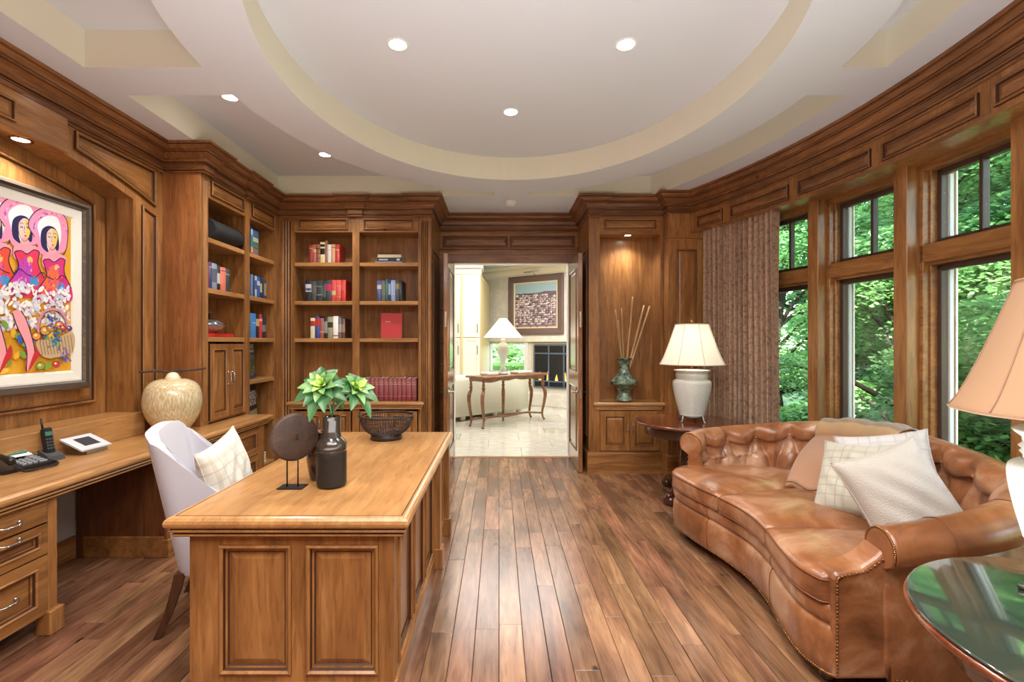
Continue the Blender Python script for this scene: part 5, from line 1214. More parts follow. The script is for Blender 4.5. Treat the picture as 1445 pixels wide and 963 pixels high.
# ================================================================ BOOKS
def cloth(rgb): return plain('book_%d_%d_%d' % rgb, rgb, .5, bump=.1, bscale=200)
pageM = plain('book_pages', (226, 216, 192), .9)
gilt = plain('gilt_lettering', (206, 184, 132), .5)
def book(mp, w, h, d, rgb, label, group, bands=(), deco=None, lean=0.):
    """mp(u across, n out of the shelf, v up); spine at n=0, pages behind"""
    if lean: m0 = mp; mp = lambda u, n, v: m0(u+v*lean, n, v)
    t = .0025; q = MB()
    ns = 6; sp = [(w*i/ns, .004*math.sin(PI*i/ns)) for i in range(ns+1)]
    vs = [mp(u, n, 0) for u, n in sp]+[mp(u, n, h) for u, n in sp]+[mp(u, n-t, 0) for u, n in sp]+[mp(u, n-t, h) for u, n in sp]; k = ns+1
    fs = [(i, i+1, k+i+1, k+i) for i in range(ns)]+[(2*k+i, 2*k+i+1, 3*k+i+1, 3*k+i) for i in range(ns)]+[(k+i, k+i+1, 3*k+i+1, 3*k+i) for i in range(ns)]
    q.add(vs, fs, 0, True)
    for a in (0, w-t): q.box(a, a+t, -d, 0, 0, h, 0, xf=lambda u, n, v: mp(u, n, v))
    b0 = mp(w/2, -d/2, 0)
    o = solo('book', q, cloth(rgb), label, 'book', group, base=b0)
    p = MB(); p.box(t, w-t, -d+.006, -t, .004, h-.004, 0, xf=lambda u, n, v: mp(u, n, v)); part('pages', p, pageM, o)
    for (v0, v1, c) in bands:
        p = MB(); vs = [mp(u, n+.0006, h*v0) for u, n in sp]+[mp(u, n+.0006, h*v1) for u, n in sp]
        p.add(vs, [(i, i+1, k+i+1, k+i) for i in range(ns)]); part('spine_label', p, cloth(c) if c != 'g' else gilt, o)
    return o
ORD = ['first', 'second', 'third', 'fourth', 'fifth', 'sixth', 'seventh', 'eighth', 'ninth', 'tenth', 'eleventh', 'twelfth']
def row_back(items, sc, px0, y_base, shelf_z, where, grp, Yf=5.40):
    for i, (a, b, top, rgb, nm, bands) in enumerate(items):
        xa = (px0+a/sc-VX)/FPX*Yf; xb = (px0+b/sc-VX)/FPX*Yf; h = (y_base-top)/sc/FPX*Yf
        book(lambda u, n, v, xa=xa, i=i: (xa+.0008+u, Yf-n+.002*(i % 3), shelf_z+.0005+v), xb-xa-.0016, h, min(.19, .13+h*.25), rgb, '%s book, %s from left %s' % (nm, ORD[i], where), grp, bands)
G1 = 'upright books on the back bookcase'
T = 'g'
row_back([(222, 247, 455, (150, 58, 50), 'dull red', [(.8, .84, T)]), (247, 270, 452, (176, 92, 80), 'faded pink red', [(.6, .75, T)]), (270, 298, 450, (140, 92, 66), 'tan brown', [(.25, .28, (60, 40, 30)), (.5, .53, (60, 40, 30)), (.75, .78, (60, 40, 30))]), (298, 330, 436, (214, 196, 150), 'cream and black', [(.42, .7, (24, 22, 22)), (.78, .9, (24, 22, 22))]),
          (330, 347, 426, (140, 96, 66), 'tall thin brown', []), (347, 372, 452, (206, 200, 200), 'pale grey', [(.7, .72, T)]), (372, 400, 450, (188, 140, 104), 'light tan', [(.8, .83, (120, 70, 40))]), (400, 430, 452, (178, 52, 44), 'bright red', [(.7, .74, T)])],
         4.816, 390, 580, SH[0], 'on top shelf, back left bay', G1)
row_back([(198, 238, 690, (34, 34, 38), 'black picture', [(.45, .8, (200, 210, 220)), (.5, .62, (60, 80, 150))]), (238, 272, 697, (70, 70, 70), 'dark grey', [(.4, .8, (96, 98, 92))]), (272, 316, 694, (48, 54, 58), 'wide charcoal', [(.3, .34, (150, 150, 140)), (.7, .74, (150, 150, 140))]), (316, 336, 697, (30, 32, 34), 'thin black', [(.2, .85, (76, 96, 88))]),
          (336, 374, 692, (60, 60, 66), 'pink-labelled grey', [(.5, .82, (196, 52, 98))]), (374, 404, 690, (196, 66, 62), 'faded red', [(.3, .5, T)]), (404, 440, 690, (204, 72, 66), 'salmon red', [(.7, .73, T), (.2, .22, T)]), (440, 472, 690, (196, 48, 44), 'scarlet', [(.5, .7, (210, 90, 80))])],
         4.816, 390, 836, SH[1], 'on second shelf, back left bay', G1)
row_back([(684, 714, 695, (58, 76, 126), 'royal blue', [(.6, .8, (190, 200, 220))]), (714, 742, 693, (84, 88, 76), 'olive grey', [(.3, .8, (110, 110, 92))]), (742, 760, 685, (46, 96, 92), 'teal', []), (760, 778, 685, (30, 42, 76), 'thin navy', [(.3, .8, (150, 170, 190))]), (778, 810, 692, (130, 150, 196), 'light blue', [(.35, .37, T), (.85, .87, T)]), (810, 835, 694, (62, 64, 66), 'slate grey', [(.6, .85, (150, 140, 80))]), (835, 858, 697, (20, 20, 22), 'black', [])],
         4.816, 390, 836, SH[1], 'on second shelf, back right bay', G1)
row_back([(210, 238, 82, (216, 202, 168), 'red-banded cream', [(.6, .85, (170, 60, 52))]), (238, 267, 70, (50, 70, 140), 'red-labelled blue', [(.55, .9, (196, 60, 52))]), (267, 293, 82, (150, 82, 76), 'dusty red', [(.3, .34, T)]), (293, 316, 78, (28, 28, 32), 'black', [(.25, .8, (150, 150, 150))]), (316, 349, 75, (146, 142, 108), 'olive and cream', [(.5, .75, (60, 62, 44))]), (349, 382, 70, (232, 230, 226), 'white', [(.1, .14, (120, 60, 60))]), (382, 402, 82, (106, 96, 90), 'grey brown', [(.3, .7, (170, 160, 150))]), (402, 424, 86, (96, 62, 52), 'dark brown', [(.3, .7, (160, 130, 110))])],
         4.376, 390, 208, SH[2], 'on third shelf, back left bay', G1)
row_back([(184, 216, 466, (28, 28, 30), 'black', [(.5, .8, (200, 200, 200))]), (216, 240, 466, (60, 62, 66), 'dark grey', []), (240, 262, 462, (150, 44, 40), 'red', [(.5, .6, T)]), (262, 300, 470, (34, 38, 50), 'navy', [(.4, .5, T)]), (300, 330, 464, (190, 180, 160), 'beige', []), (330, 360, 470, (60, 40, 34), 'brown', []), (360, 392, 460, (30, 30, 32), 'tall black', [(.3, .6, (180, 60, 50))]), (392, 420, 460, (152, 44, 38), 'brick red', [(.7, .8, T)]), (420, 445, 466, (36, 34, 36), 'charcoal black', [])],
         4.376, 390, 600, .796, 'behind the green plant', G1, 5.42)
xs_ = [540, 577, 603, 628, 663, 690, 720, 747, 772, 800, 834, 867]
row_back([(xs_[i], xs_[i+1], 457+(i*7) % 4, (118+(i*5) % 12, 40+(i*3) % 8, 48), 'dark red', [(.72, .735, T), (.8, .81, T), (.2, .21, T)]) for i in range(11)],
         4.376, 390, 600, .796, 'in the matching dark red set', 'matching dark red volumes', 5.40)
def flatbook(x0, x1, y0, y1, z0, z1, rgb, label, spine=-1):
    q = MB(); t = .003; q.box(x0, x1, y0, y1, z0, z0+t, .0008); q.box(x0, x1, y0, y1, z1-t, z1, .0008); q.box(x0, x1, y0, y0+t, z0, z1, .0005)
    o = solo('book', q, cloth(rgb), label, 'book', 'books lying flat'); p = MB(); p.box(x0+.004, x1-.004, y0+t, y1-.004, z0+t, z1-t, 0); part('pages', p, pageM, o); return o
k = 5.42/FPX/4.816; f_ = lambda a: (390-VX)/FPX*5.42+a*k
flatbook(f_(675), f_(858), 5.385, 5.55, SH[0], SH[0]+.020, (142, 150, 188), 'pale blue book at the bottom of the flat stack on the top shelf')
b = flatbook(f_(688), f_(860), 5.40, 5.55, SH[0]+.0205, SH[0]+.066, (40, 44, 52), 'dark navy book in the middle of the flat stack on the top shelf')
q = MB(); q.box(f_(700), f_(760), 5.3985, 5.4, SH[0]+.035, SH[0]+.05, 0); q.box(f_(820), f_(842), 5.3985, 5.4, SH[0]+.032, SH[0]+.054, 0); part('spine_label', q, cloth((190, 190, 180)), b, kind='stuff')
flatbook(f_(690), f_(850), 5.41, 5.55, SH[0]+.0665, SH[0]+.102, (206, 196, 170), 'cream book on top of the flat stack on the top shelf')
# red book shown cover first
q = MB(); X0_, X1_ = (390+645/4.376-VX)/FPX*5.42, (390+770/4.376-VX)/FPX*5.42
rb = lambda u, n, v: (X0_+u, 5.42+.12*u-n-.10*v*0+.22*v*.12, SH[2]+v)
q.box(0, X1_-X0_, -.003, 0, .001, .285, .001, xf=rb); q.box(0, X1_-X0_, -.038, -.035, .001, .285, .001, xf=rb); q.box(0, .003, -.038, 0, .001, .285, .001, xf=rb)
o = solo('book', q, cloth((188, 52, 54)), 'red cloth book standing cover forward on the third shelf of the right bay', 'book'); p = MB(); p.box(.004, X1_-X0_-.004, -.035, -.003, .004, .28, 0, xf=rb); part('pages', p, pageM, o)
p = MB(); p.box(.05, .105, 0, .0006, .185, .193, 0, xf=rb); part('title_line', p, gilt, o)
# ---------------- left bookcase: spines face the room, read by sight line onto the plane of the spines
def row_left(items, z, where, grp='upright books on the left bookcase', Xs=-2.53, zs=None):
    for i, (pa, pb, h, rgb, nm, bands) in enumerate(items):
        ya, yb = RY(pa, Xs), RY(pb, Xs)
        book(lambda u, n, v, ya=ya: (Xs+n, ya+.0008+u, z+.0005+v), yb-ya-.0016, h, .16, rgb, '%s book, %s from left %s' % (nm, ORD[i], where), grp, bands)
c5 = lambda a: 220+a/4.377
row_left([(c5(318), c5(330), .235, (120, 44, 48), 'dark red', []), (c5(330), c5(345), .245, (44, 56, 110), 'navy', [(.8, .83, T)]), (c5(345), c5(378), .24, (128, 136, 150), 'pale grey blue', [(.3, .8, (98, 106, 122))]), (c5(378), c5(398), .23, (34, 34, 40), 'black', [(.3, .7, (190, 190, 190))]), (c5(398), c5(432), .225, (204, 112, 92), 'salmon', [(.85, .87, (90, 30, 30))]), (c5(432), c5(457), .22, (52, 60, 66), 'charcoal', [(.75, .8, (150, 150, 130))])], SH[1], 'on second shelf, near bay of left bookcase')
row_left([(c5(586), c5(600), .235, (96, 130, 176), 'sky blue', []), (c5(600), c5(611), .225, (40, 50, 80), 'navy', []), (c5(611), c5(624), .23, (170, 184, 200), 'pale blue', [(.4, .8, (60, 90, 150))]), (c5(624), c5(643), .23, (46, 92, 166), 'strong blue', [(.6, .8, (200, 210, 220))]), (c5(643), c5(656), .235, (34, 44, 84), 'dark navy', [(.3, .7, T)]), (c5(656), c5(668), .225, (44, 58, 70), 'slate', []), (c5(668), c5(682), .22, (70, 72, 78), 'grey', [(.2, .8, (150, 150, 150))])], SH[1], 'on second shelf, far bay of left bookcase')
row_left([(c5(583), c5(596), .255, (80, 140, 196), 'light blue', []), (c5(596), c5(618), .255, (66, 130, 200), 'bright blue', [(.6, .62, (220, 230, 240))]), (c5(618), c5(638), .25, (34, 38, 52), 'black', [(.5, .8, T)]), (c5(638), c5(657), .255, (196, 60, 50), 'red', [(.7, .8, (240, 200, 190))]), (c5(657), c5(680), .235, (40, 44, 60), 'dark blue', [(.3, .6, (130, 130, 140))])], SH[2], 'on third shelf, far bay of left bookcase')
row_left([(c5(586), c5(600), .30, (60, 120, 180), 'tall blue patterned', [(.1, .3, (220, 170, 90)), (.4, .6, (70, 150, 120)), (.7, .9, (200, 210, 225))]), (c5(600), c5(634), .29, (70, 96, 120), 'tall mottled picture', [(.08, .28, (140, 110, 130)), (.32, .5, (90, 130, 100)), (.52, .68, (200, 200, 190)), (.72, .92, (80, 120, 170))])], SH[0], 'on top shelf, far bay of left bookcase')
# speaker
SPK = thing('speaker', 'curved black loudspeaker lying on the top shelf of the left bookcase', 'speaker', (-2.56, 4.3, SH[0]))
ya, yb = RY(c5(345), -2.5), RY(c5(528), -2.5); q = MB(); q.box(-2.70, -2.53, ya-.02, yb, SH[0]+.001, SH[0]+.20, .012); part('cabinet', q, black, SPK)
q = MB(); vs = []; n = 14
q.grid(lambda u, v: (-2.53+.075*math.sin(PI*v)**.8, ya-.015+(yb-ya+.01)*u, SH[0]+.006+.19*v), 4, 16); q.add([(-2.53+.075*math.sin(PI*i/16)**.8, yb-.005, SH[0]+.006+.19*i/16) for i in range(17)], [list(range(17))]); q.add([(-2.53+.075*math.sin(PI*i/16)**.8, ya-.015, SH[0]+.006+.19*i/16) for i in range(17)], [list(range(17))]); part('grille', q, plain('speaker_cloth', (28, 29, 32), .8, bump=.3, bscale=500), SPK)
q = MB(); q.ball((-2.462, yb-.02, SH[0]+.09), .006, 6); part('badge', q, chrome, SPK)
# bowl on red book
yb_ = RY(c5(380), -2.52)
q = MB(); q.box(-2.66, -2.50, RY(c5(322), -2.5), RY(c5(482), -2.5), SH[2]+.001, SH[2]+.005, .001); q.box(-2.66, -2.50, RY(c5(322), -2.5), RY(c5(482), -2.5), SH[2]+.031, SH[2]+.035, .001); q.box(-2.503, -2.50, RY(c5(322), -2.5), RY(c5(482), -2.5), SH[2]+.001, SH[2]+.035, .0005)
o = solo('book', q, cloth((196, 44, 40)), 'red book lying flat under the lens-shaped bowl in the left bookcase', 'book'); p = MB(); p.box(-2.657, -2.503, RY(c5(322), -2.5)+.003, RY(c5(482), -2.5)-.003, SH[2]+.005, SH[2]+.031, 0); part('pages', p, pageM, o)
LBW = thing('lens_bowl', 'flattened pink and grey stone bowl sitting on the red book in the left bookcase', 'bowl', (-2.58, 4.27, SH[2]+.036)); c = (-2.58, 4.27, SH[2]+.036)
q = MB(); q.lathe([(0, 0), (.05, .002), (.11, .045), (.125, .062)], c, 36); part('lower_body', q, speckle('pink_stone', (176, 120, 110), (210, 170, 160), (6, 6, 20)), LBW)
q = MB(); q.lathe([(.125, .062), (.12, .078), (.08, .115), (.045, .125), (.040, .118), (0, .118)], c, 36); part('upper_body', q, speckle('grey_stone', (60, 62, 66), (110, 108, 108), (6, 6, 20)), LBW)
q = MB(); q.tube([(c[0], c[1]-.02, c[2]+.12), (c[0]+.03, c[1]-.05, c[2]+.15), (c[0]+.04, c[1]-.04, c[2]+.19)], [.012, .01, .004], 8); part('stem', q, iron, LBW)
# cover-forward books in the far bay
def text_mesh(s, size, mat, M, parent, name='title', bold=False):
    c = bpy.data.curves.new('t', 'FONT'); c.body = s; c.size = size; c.align_x = 'CENTER'; c.extrude = .0004
    if bold: c.offset = .0006
    o = bpy.data.objects.new('t', c); COL.objects.link(o); dg = bpy.context.evaluated_depsgraph_get(); me = bpy.data.meshes.new_from_object(o.evaluated_get(dg)); bpy.data.objects.remove(o)
    ofs = Vector(ORG.get(parent.name, (0, 0, 0))); me.transform(Matrix.Translation(-ofs) @ M); me.materials.clear(); me.materials.append(mat)
    t = bpy.data.objects.new(name, me); COL.objects.link(t); t.parent = parent; ORG[t.name] = tuple(ofs); return t
def cover_book(pa, pb, z, h, rgb, label, extras, X0_=-2.52, ang=14):
    ya, yb = RY(pa, X0_), RY(pb, X0_); w = yb-ya; a = math.radians(ang)
    mp = lambda u, n, v: (X0_-u*math.sin(a)+n-.06*v, ya+u, z+v)     # stands cover out, leaning back
    q = MB(); q.box(0, w, -.003, 0, .001, h, .0008, xf=mp); q.box(0, w, -.033, -.030, .001, h, .0008, xf=mp); q.box(0, .003, -.033, 0, .001, h, .0005, xf=mp)
    o = solo('book', q, cloth(rgb), label, 'book', 'books shown cover forward'); p = MB(); p.box(.004, w-.004, -.030, -.003, .004, h-.004, 0, xf=mp); part('pages', p, pageM, o)
    for (u0, u1, v0, v1, c, nm) in extras:
        p = MB(); p.box(w*u0, w*u1, .0003, .0009, h*v0, h*v1, 0, xf=mp); part(nm, p, cloth(c), o)
    e1 = Vector(mp(1, 0, 0))-Vector(mp(0, 0, 0)); e2 = Vector(mp(0, 0, 1))-Vector(mp(0, 0, 0)); e3 = e1.cross(e2).normalized()
    def M(u, v): 
        m = Matrix((e1.normalized(), e2.normalized(), e3)).transposed().to_4x4(); m.translation = Vector(mp(w*u, .0012, h*v)); return m
    return o, M, w
o, M, w = cover_book(c5(580), c5(648), 1.08, .365, (34, 62, 96), 'blue and green picture book standing cover forward in the far bay', [(.02, .98, .12, .55, (70, 92, 60), 'cover_picture'), (.05, .98, .55, .68, (96, 120, 130), 'cover_sky'), (.3, .62, .1, .26, (196, 190, 160), 'cover_emblem'), (.66, .92, .14, .34, (220, 214, 200), 'cover_emblem'), (.72, .86, .18, .30, (170, 60, 60), 'cover_detail')])
text_mesh('SCENIC', w*.26, white, M(.5, .86), o); text_mesh('JOURNEYS', w*.19, white, M(.52, .74), o)
o, M, w = cover_book(c5(580), c5(670), .661, .375, (16, 17, 20), 'black world atlas standing cover forward beside the counter end', [(.03, .97, .02, .24, (140, 150, 130), 'cover_picture'), (.2, .6, .02, .12, (40, 80, 170), 'cover_sea')])
text_mesh('NEW CONCISE', w*.115, white, M(.5, .70), o); text_mesh('WORLD', w*.27, white, M(.5, .54), o); text_mesh('ATLAS', w*.27, white, M(.5, .37), o)
for i, (z, hgt, rgb, nm) in enumerate(((.181, .03, (226, 224, 218), 'white'), (.212, .035, (206, 208, 212), 'pale grey'), (.248, .03, (232, 228, 214), 'cream'))):
    flatbook(-2.70, -2.50, 4.95, 5.16, z, z+hgt, rgb, '%s book in the low flat stack at the bottom of the left bookcase' % nm)
# ================================================================ THE HALL BEYOND THE DOORS
stoneM = speckle('travertine', (204, 200, 186), (218, 214, 202), (2, 5, 3), rough=.25, coat=.4); stone2 = speckle('travertine_dark', (188, 184, 168), (206, 202, 188), (2, 5, 3), rough=.25, coat=.4)
mb = MB(); mb.box(-3.4, 3.6, 6.12, 14.5, -.05, -.008, 0); hf = struct('floor_hall', mb, plain('grout', (150, 146, 134), .9))
far = MB(); ca, sa = math.cos(.0), math.sin(.0)
y = 6.125; r_ = 0
while y < 12.4:
    d = .52; x = -3.3+(.45 if r_ % 2 else 0)
    while x < 3.4:
        q = MB(); q.box(x+.003, x+.897, y+.003, y+d-.003, -.008, 0, .002)
        if abs(x+.45-.15) < 1.8+(y-6)*.1: part('tile', q, stoneM if random.random() < .7 else stone2, hf, recalc=False)
        else: far.box(x+.003, x+.897, y+.003, y+d-.003, -.008, 0, .002)
        x += .9
    y += d; r_ += 1
part('tile_field', far, stoneM, hf, kind='stuff')
creamW = plain('cream_wall', (236, 228, 206), .7); creamC = plain('cream_cabinet', (230, 226, 210), .45)
marble = speckle('pale_stone', (220, 214, 200), (230, 225, 214), (3, 3, 3), rough=.5, coat=.1)
mb = MB(); mb.box(-3.4, 3.6, 6.2, 14.5, 3.3, 3.4, 0); struct('ceiling_hall', mb, ceilM)
mb = MB(); mb.box(-3.5, -3.4, 6.2, 14.5, -.02, 3.3, 0); struct('wall_hall_left', mb, creamW)
mb = MB(); mb.box(3.5, 3.6, 6.2, 14.5, -.02, 3.3, 0); struct('wall_hall_right', mb, creamW)
A0 = np.array((.257, 11.83)); DD = np.array((1.233, -.83)); DD = DD/np.hypot(*DD); NN = np.array((-DD[1], DD[0]))*-1     # slanted fireplace wall; NN towards us
if NN[1] > 0: NN = -NN
def sl(u, n, v): p = A0+DD*u+NN*n; return (p[0], p[1], v)       # u along the wall (0 = left edge of the picture)
def su(px): k = (px-VX)/FPX; return (k*A0[1]-A0[0])/(DD[0]-k*DD[1])   # column -> u on the wall
def sz(px, py): u = su(px); return EYE+(VY-py)/FPX*(A0[1]+DD[1]*u)
u0, u1 = -3.6, 3.2; wa, wb_, wz0, wz1 = su(689), su(741), .72, 1.45
mb = MB()
for a, b, z0, z1 in ((u0, wa, 0, 3.3), (wb_, u1, 0, 3.3), (wa, wb_, 0, wz0), (wa, wb_, wz1, 3.3)): mb.box(a, b, -.2, 0, z0, z1, 0, xf=sl)
ws = struct('wall_fireplace', mb, marble)
q = MB(); q.box(su(676), 2.2, 0, .10, 1.47, 1.60, .008, xf=sl); part('mantel_shelf', q, marble, ws)
q = MB(); q.box(wa-.10, wa, 0, .06, 0, 1.47, .004, xf=sl); part('mantel_pier', q, white, ws); q = MB(); q.box(wb_, wb_+.10, 0, .06, 0, 1.47, .004, xf=sl); part('mantel_pier', q, white, ws)
q = MB(); q.box(wa, wb_, -.1, -.06, wz0, wz0+.03, 0, xf=sl); q.box(wa, wb_, -.1, -.06, wz1-.03, wz1, 0, xf=sl); q.box(wa, wa+.03, -.1, -.06, wz0, wz1, 0, xf=sl); q.box(wb_-.03, wb_, -.1, -.06, wz0, wz1, 0, xf=sl); wf = part('window_frame', q, white, ws)
q = MB(); q.box(wa+.02, wb_-.02, -.085, -.08, wz0+.02, wz1-.02, 0, xf=sl); part('pane', q, glassM, wf)
q = MB()
pr = [(0, 3.06), (.02, 3.06), (.03, 3.1), (.08, 3.16), (.12, 3.2), (.12, 3.23), (.2, 3.28), (.2, 3.3), (0, 3.3)]
q.sweep([sl(-3.2, 0, 0)[:2], sl(3, 0, 0)[:2]], pr, side=1 if True else -1); cr = part('crown', q, creamW, ws)
# fireplace
FP = thing('fireplace', 'gas fireplace with black framed glass doors in the pale stone wall', 'fireplace', sl(su(780), 0, .39)); fa, fb = su(755), su(803)+.28; fz0, fz1 = sz(780, 547), sz(775, 487)
q = MB(); q.box(fa-.1, fb+.1, 0, .02, fz0-.02, fz1+.06, .003, xf=sl); part('surround', q, plain('beige_surround', (206, 192, 160), .6), FP)
q = MB(); fm = (fa+fb)/2; uu = [fa, (fa*2+fb)/3, (fa+2*fb)/3, fb]
for a in uu: q.box(a-.018, a+.018, .02, .05, fz0, fz1, .003, xf=sl)
for z in (fz0, fz0+.14, fz1-.20, fz1): q.box(fa, fb, .02, .048, z-.018, z+.018, .003, xf=sl)
part('door_frame', q, plain('blue_black_iron', (98, 112, 134), .4, metal=.5), FP)
q = MB(); q.box(fa, fb, .021, .028, fz0, fz1, 0, xf=sl); part('firebox_glass', q, plain('dark_firebox', (22, 25, 34), .15), FP)
fl = plain('flame', (255, 180, 90), .5, emis=(255, 170, 80), estr=.7)
for k in range(5):
    q = MB(); a = fa+.15+(fb-fa-.3)*k/4; h = .22+.07*math.sin(k*2.1); q.poly([sl(a-.04, .0285, fz0+.15), sl(a+.04, .0285, fz0+.15), sl(a+.025, .0285, fz0+.15+h*.5), sl(a+.005, .0285, fz0+.15+h), sl(a-.03, .0285, fz0+.15+h*.45)]); part('flame', q, fl, FP)
HR = MB(); HR.box(su(748), 2.2, .0, .35, 0, .30, .01, xf=sl); solo('hearth', HR, marble, 'raised pale stone hearth under the fireplace', 'hearth')
# landscape picture
PC = thing('framed_painting', 'large framed hillside village picture hanging above the fireplace', 'painting', sl(.75, 0, 1.65)); pw_, z0, z1 = 1.49, 1.645, 3.05
S2 = lambda u, v, n: sl(u, n, v)
q = MB(); fr(q, S2, 0, z0, pw_, z1, [(0, .002), (0, .05), (.03, .06), (.12, .045), (.15, .03)]); part('frame', q, plain('brown_frame', (112, 90, 84), .45), PC)
q = MB(); fr(q, S2, .15, z0+.15, pw_-.15, z1-.15, [(0, .02), (0, .035), (.02, .035), (.035, .02)]); part('inner_fillet', q, plain('ivory_fillet', (226, 212, 176), .5), PC)
A2 = Art(lambda a, b, h: sl(a, .018+h, b)); a0, a1, b0, b1 = .185, pw_-.185, z0+.185, z1-.185
A2.q.box(a0-.01, a1+.01, .0, .018, b0-.01, b1+.01, 0, mi=A2.mi((168, 196, 206)), xf=sl)
A2.poly([(a0, b0), (a1, b0), (a1, b1-.24), (a1-.2, b1-.2), (a1-.45, b1-.22), (a0+.3, b1-.24), (a0, b1-.26)], (150, 122, 128), False)
for i in range(26): A2.blob(a0+.02+i*.02, b1-.25+random.uniform(-.01, .012), .013, .016, (44, 62, 52), 6)
A2.poly([(a0+.6, b1-.25), (a0+.8, b1-.2), (a1, b1-.21), (a1, b1-.3), (a0+.6, b1-.32)], (120, 98, 112), False)
for r in range(15):
    b = b1-.30-r*.052
    for i in range(18):
        a = a0+.02+i*(a1-a0-.04)/18+random.uniform(-.012, .012); w = random.uniform(.02, .07); h = random.uniform(.016, .046)
        if random.random() < .34: A2.blob(a, b, .028, .018, random.choice([(70, 84, 60), (96, 80, 96), (60, 66, 56)]), 7); continue
        if a+w > a1 or b < b0+.03: continue
        A2.poly([(a, b), (a+w, b), (a+w, b+h), (a, b+h)], random.choice([(250, 240, 232), (244, 226, 214), (228, 222, 228), (254, 246, 240), (206, 196, 204)]), False)
        A2.poly([(a-.004, b+h), (a+w+.004, b+h), (a+w*.8, b+h+.012), (a+w*.2, b+h+.012)], random.choice([(96, 84, 96), (128, 104, 104), (80, 72, 86), (170, 150, 156)]), False)
        A2.poly([(a+w*.3, b+.004), (a+w*.5, b+.004), (a+w*.5, b+h*.6), (a+w*.3, b+h*.6)], (80, 60, 70), False)
part('canvas', A2.q, A2.mats, PC, recalc=False)
q = MB(); p0 = sl(.75, 0, 3.05); q.tube([sl(.75, 0, 3.0), sl(.75, .12, 3.12), sl(.62, .22, 3.10)], .008, 6); q.tube([sl(.55, .22, 3.11), sl(.95, .22, 3.13)], .016, 8); part('picture_light', q, chrome, PC)
# tall cream cabinets
TCB = thing('tall_cabinet', 'tall cream painted cabinet with long pulls left of the hall painting', 'cabinet', (-.95, 10.2, 0))
q = MB(); q.add([(-2.2, 10.0, 0), (-.385, 10.0, 0), (-.235, 11.95, 0), (-2.2, 12, 0), (-2.2, 10.0, 2.88), (-.385, 10.0, 2.88), (-.235, 11.95, 2.88), (-2.2, 12, 2.88)], [(0, 1, 5, 4), (1, 2, 6, 5), (2, 3, 7, 6), (3, 0, 4, 7), (4, 5, 6, 7)], 0); part('carcass', q, plain('tan_cabinet_side', (206, 190, 142), .6), TCB)
q = MB(); q.box(-2.2, -.37, 9.98, 10.6, 2.88, 3.0, .01); q.box(-2.2, -.33, 9.9, 10.6, 3.0, 3.1, .02); part('cornice', q, creamC, TCB)
for a, b in ((-1.35, -.80), (-.745, -.40)):
    for zz0, zz1 in ((.1, 1.55), (1.57, 2.86)):
        q = MB(); q.nested(plY(10.0), a, zz0, b, zz1, [(0, 0), (0, .02), (.06, .02), (.066, .01), (.08, .008)]); d = part('door', q, creamC, TCB)
        q = MB(); hz = 1.3 if zz0 < 1 else 1.75
        q.tube([(b-.045, 9.97, hz-.09), (b-.045, 9.945, hz-.08), (b-.045, 9.945, hz+.08), (b-.045, 9.97, hz+.09)], .007, 6); part('handle', q, iron, d)
q = MB(); q.box(-.80, -.745, 9.96, 10.0, 0, 2.9, .004); part('tan_stile', q, plain('tan_cabinet_side', (206, 190, 142), .6), TCB)
# console table
cf = np.array((-.26, 8.05)); cd = np.array((.855, 9.05))-cf; CLn = np.hypot(*cd); cd = cd/CLn; cn = np.array((-cd[1], cd[0]))
def cs(u, n, v): p = cf+cd*u+cn*n; return (p[0], p[1], v)
CO = thing('console_table', 'carved wooden console table with curved legs beyond the doors', 'table', cs(CLn/2, .2, 0)); cw = wood('console_walnut', (92, 56, 34), (142, 96, 60), (176, 126, 84), axis=0, knots=0, rough=.3)
q = MB(); q.nested(lambda u, v, n: cs(u, v, n), -.05, -.05, CLn+.05, .43, [(.02, .845), (.0, .855), (0, .872), (.01, .882), (.02, .884)], bottom=True); part('tabletop', q, cw, CO)
q = MB(); N = 36; lo = lambda u: .80-.022*abs(math.sin(u*PI*4))-.01*math.cos(u*PI*2)
for n0 in (.0, .37):
    vs = [cs(CLn*i/N, n0, .846) for i in range(N+1)]+[cs(CLn*i/N, n0, lo(i/N)) for i in range(N+1)]+[cs(CLn*i/N, n0+.015, .846) for i in range(N+1)]+[cs(CLn*i/N, n0+.015, lo(i/N)) for i in range(N+1)]; k = N+1
    q.add(vs, [(i, i+1, k+i+1, k+i) for i in range(N)]+[(2*k+i, 2*k+i+1, 3*k+i+1, 3*k+i) for i in range(N)]+[(k+i, k+i+1, 3*k+i+1, 3*k+i) for i in range(N)])
for uu in (0, CLn-.015): q.box(uu, uu+.015, 0, .385, .79, .846, 0, xf=cs)
part('scalloped_apron', q, cw, CO)
for (u, n, du) in ((.02, .02, -1), (.02, .36, -1), (CLn*.52, .36, 0), (CLn-.02, .36, 1), (CLn-.02, .02, 1)):
    q = MB(); pts = [cs(u+du*o_, n+(.0 if n > .2 else -o_*.5), z) for o_, z in ((0, .62), (.035, .56), (.045, .46), (.02, .3), (-.01, .15), (.005, .05), (.03, .012))]
    q.tube(catmull(pts, 24), [float(np.interp(i, [0, 5, 10, 20, 22, 24], [.026, .036, .03, .017, .018, .026])) for i in range(25)], 10)
    q.lathe([(.02, 0), (.03, .01), (.018, .03), (.034, .06), (.02, .09), (.028, .12), (.016, .15), (.03, .18), (.03, .2)], cs(u, n, .61), 16); part('leg', q, cw, CO)
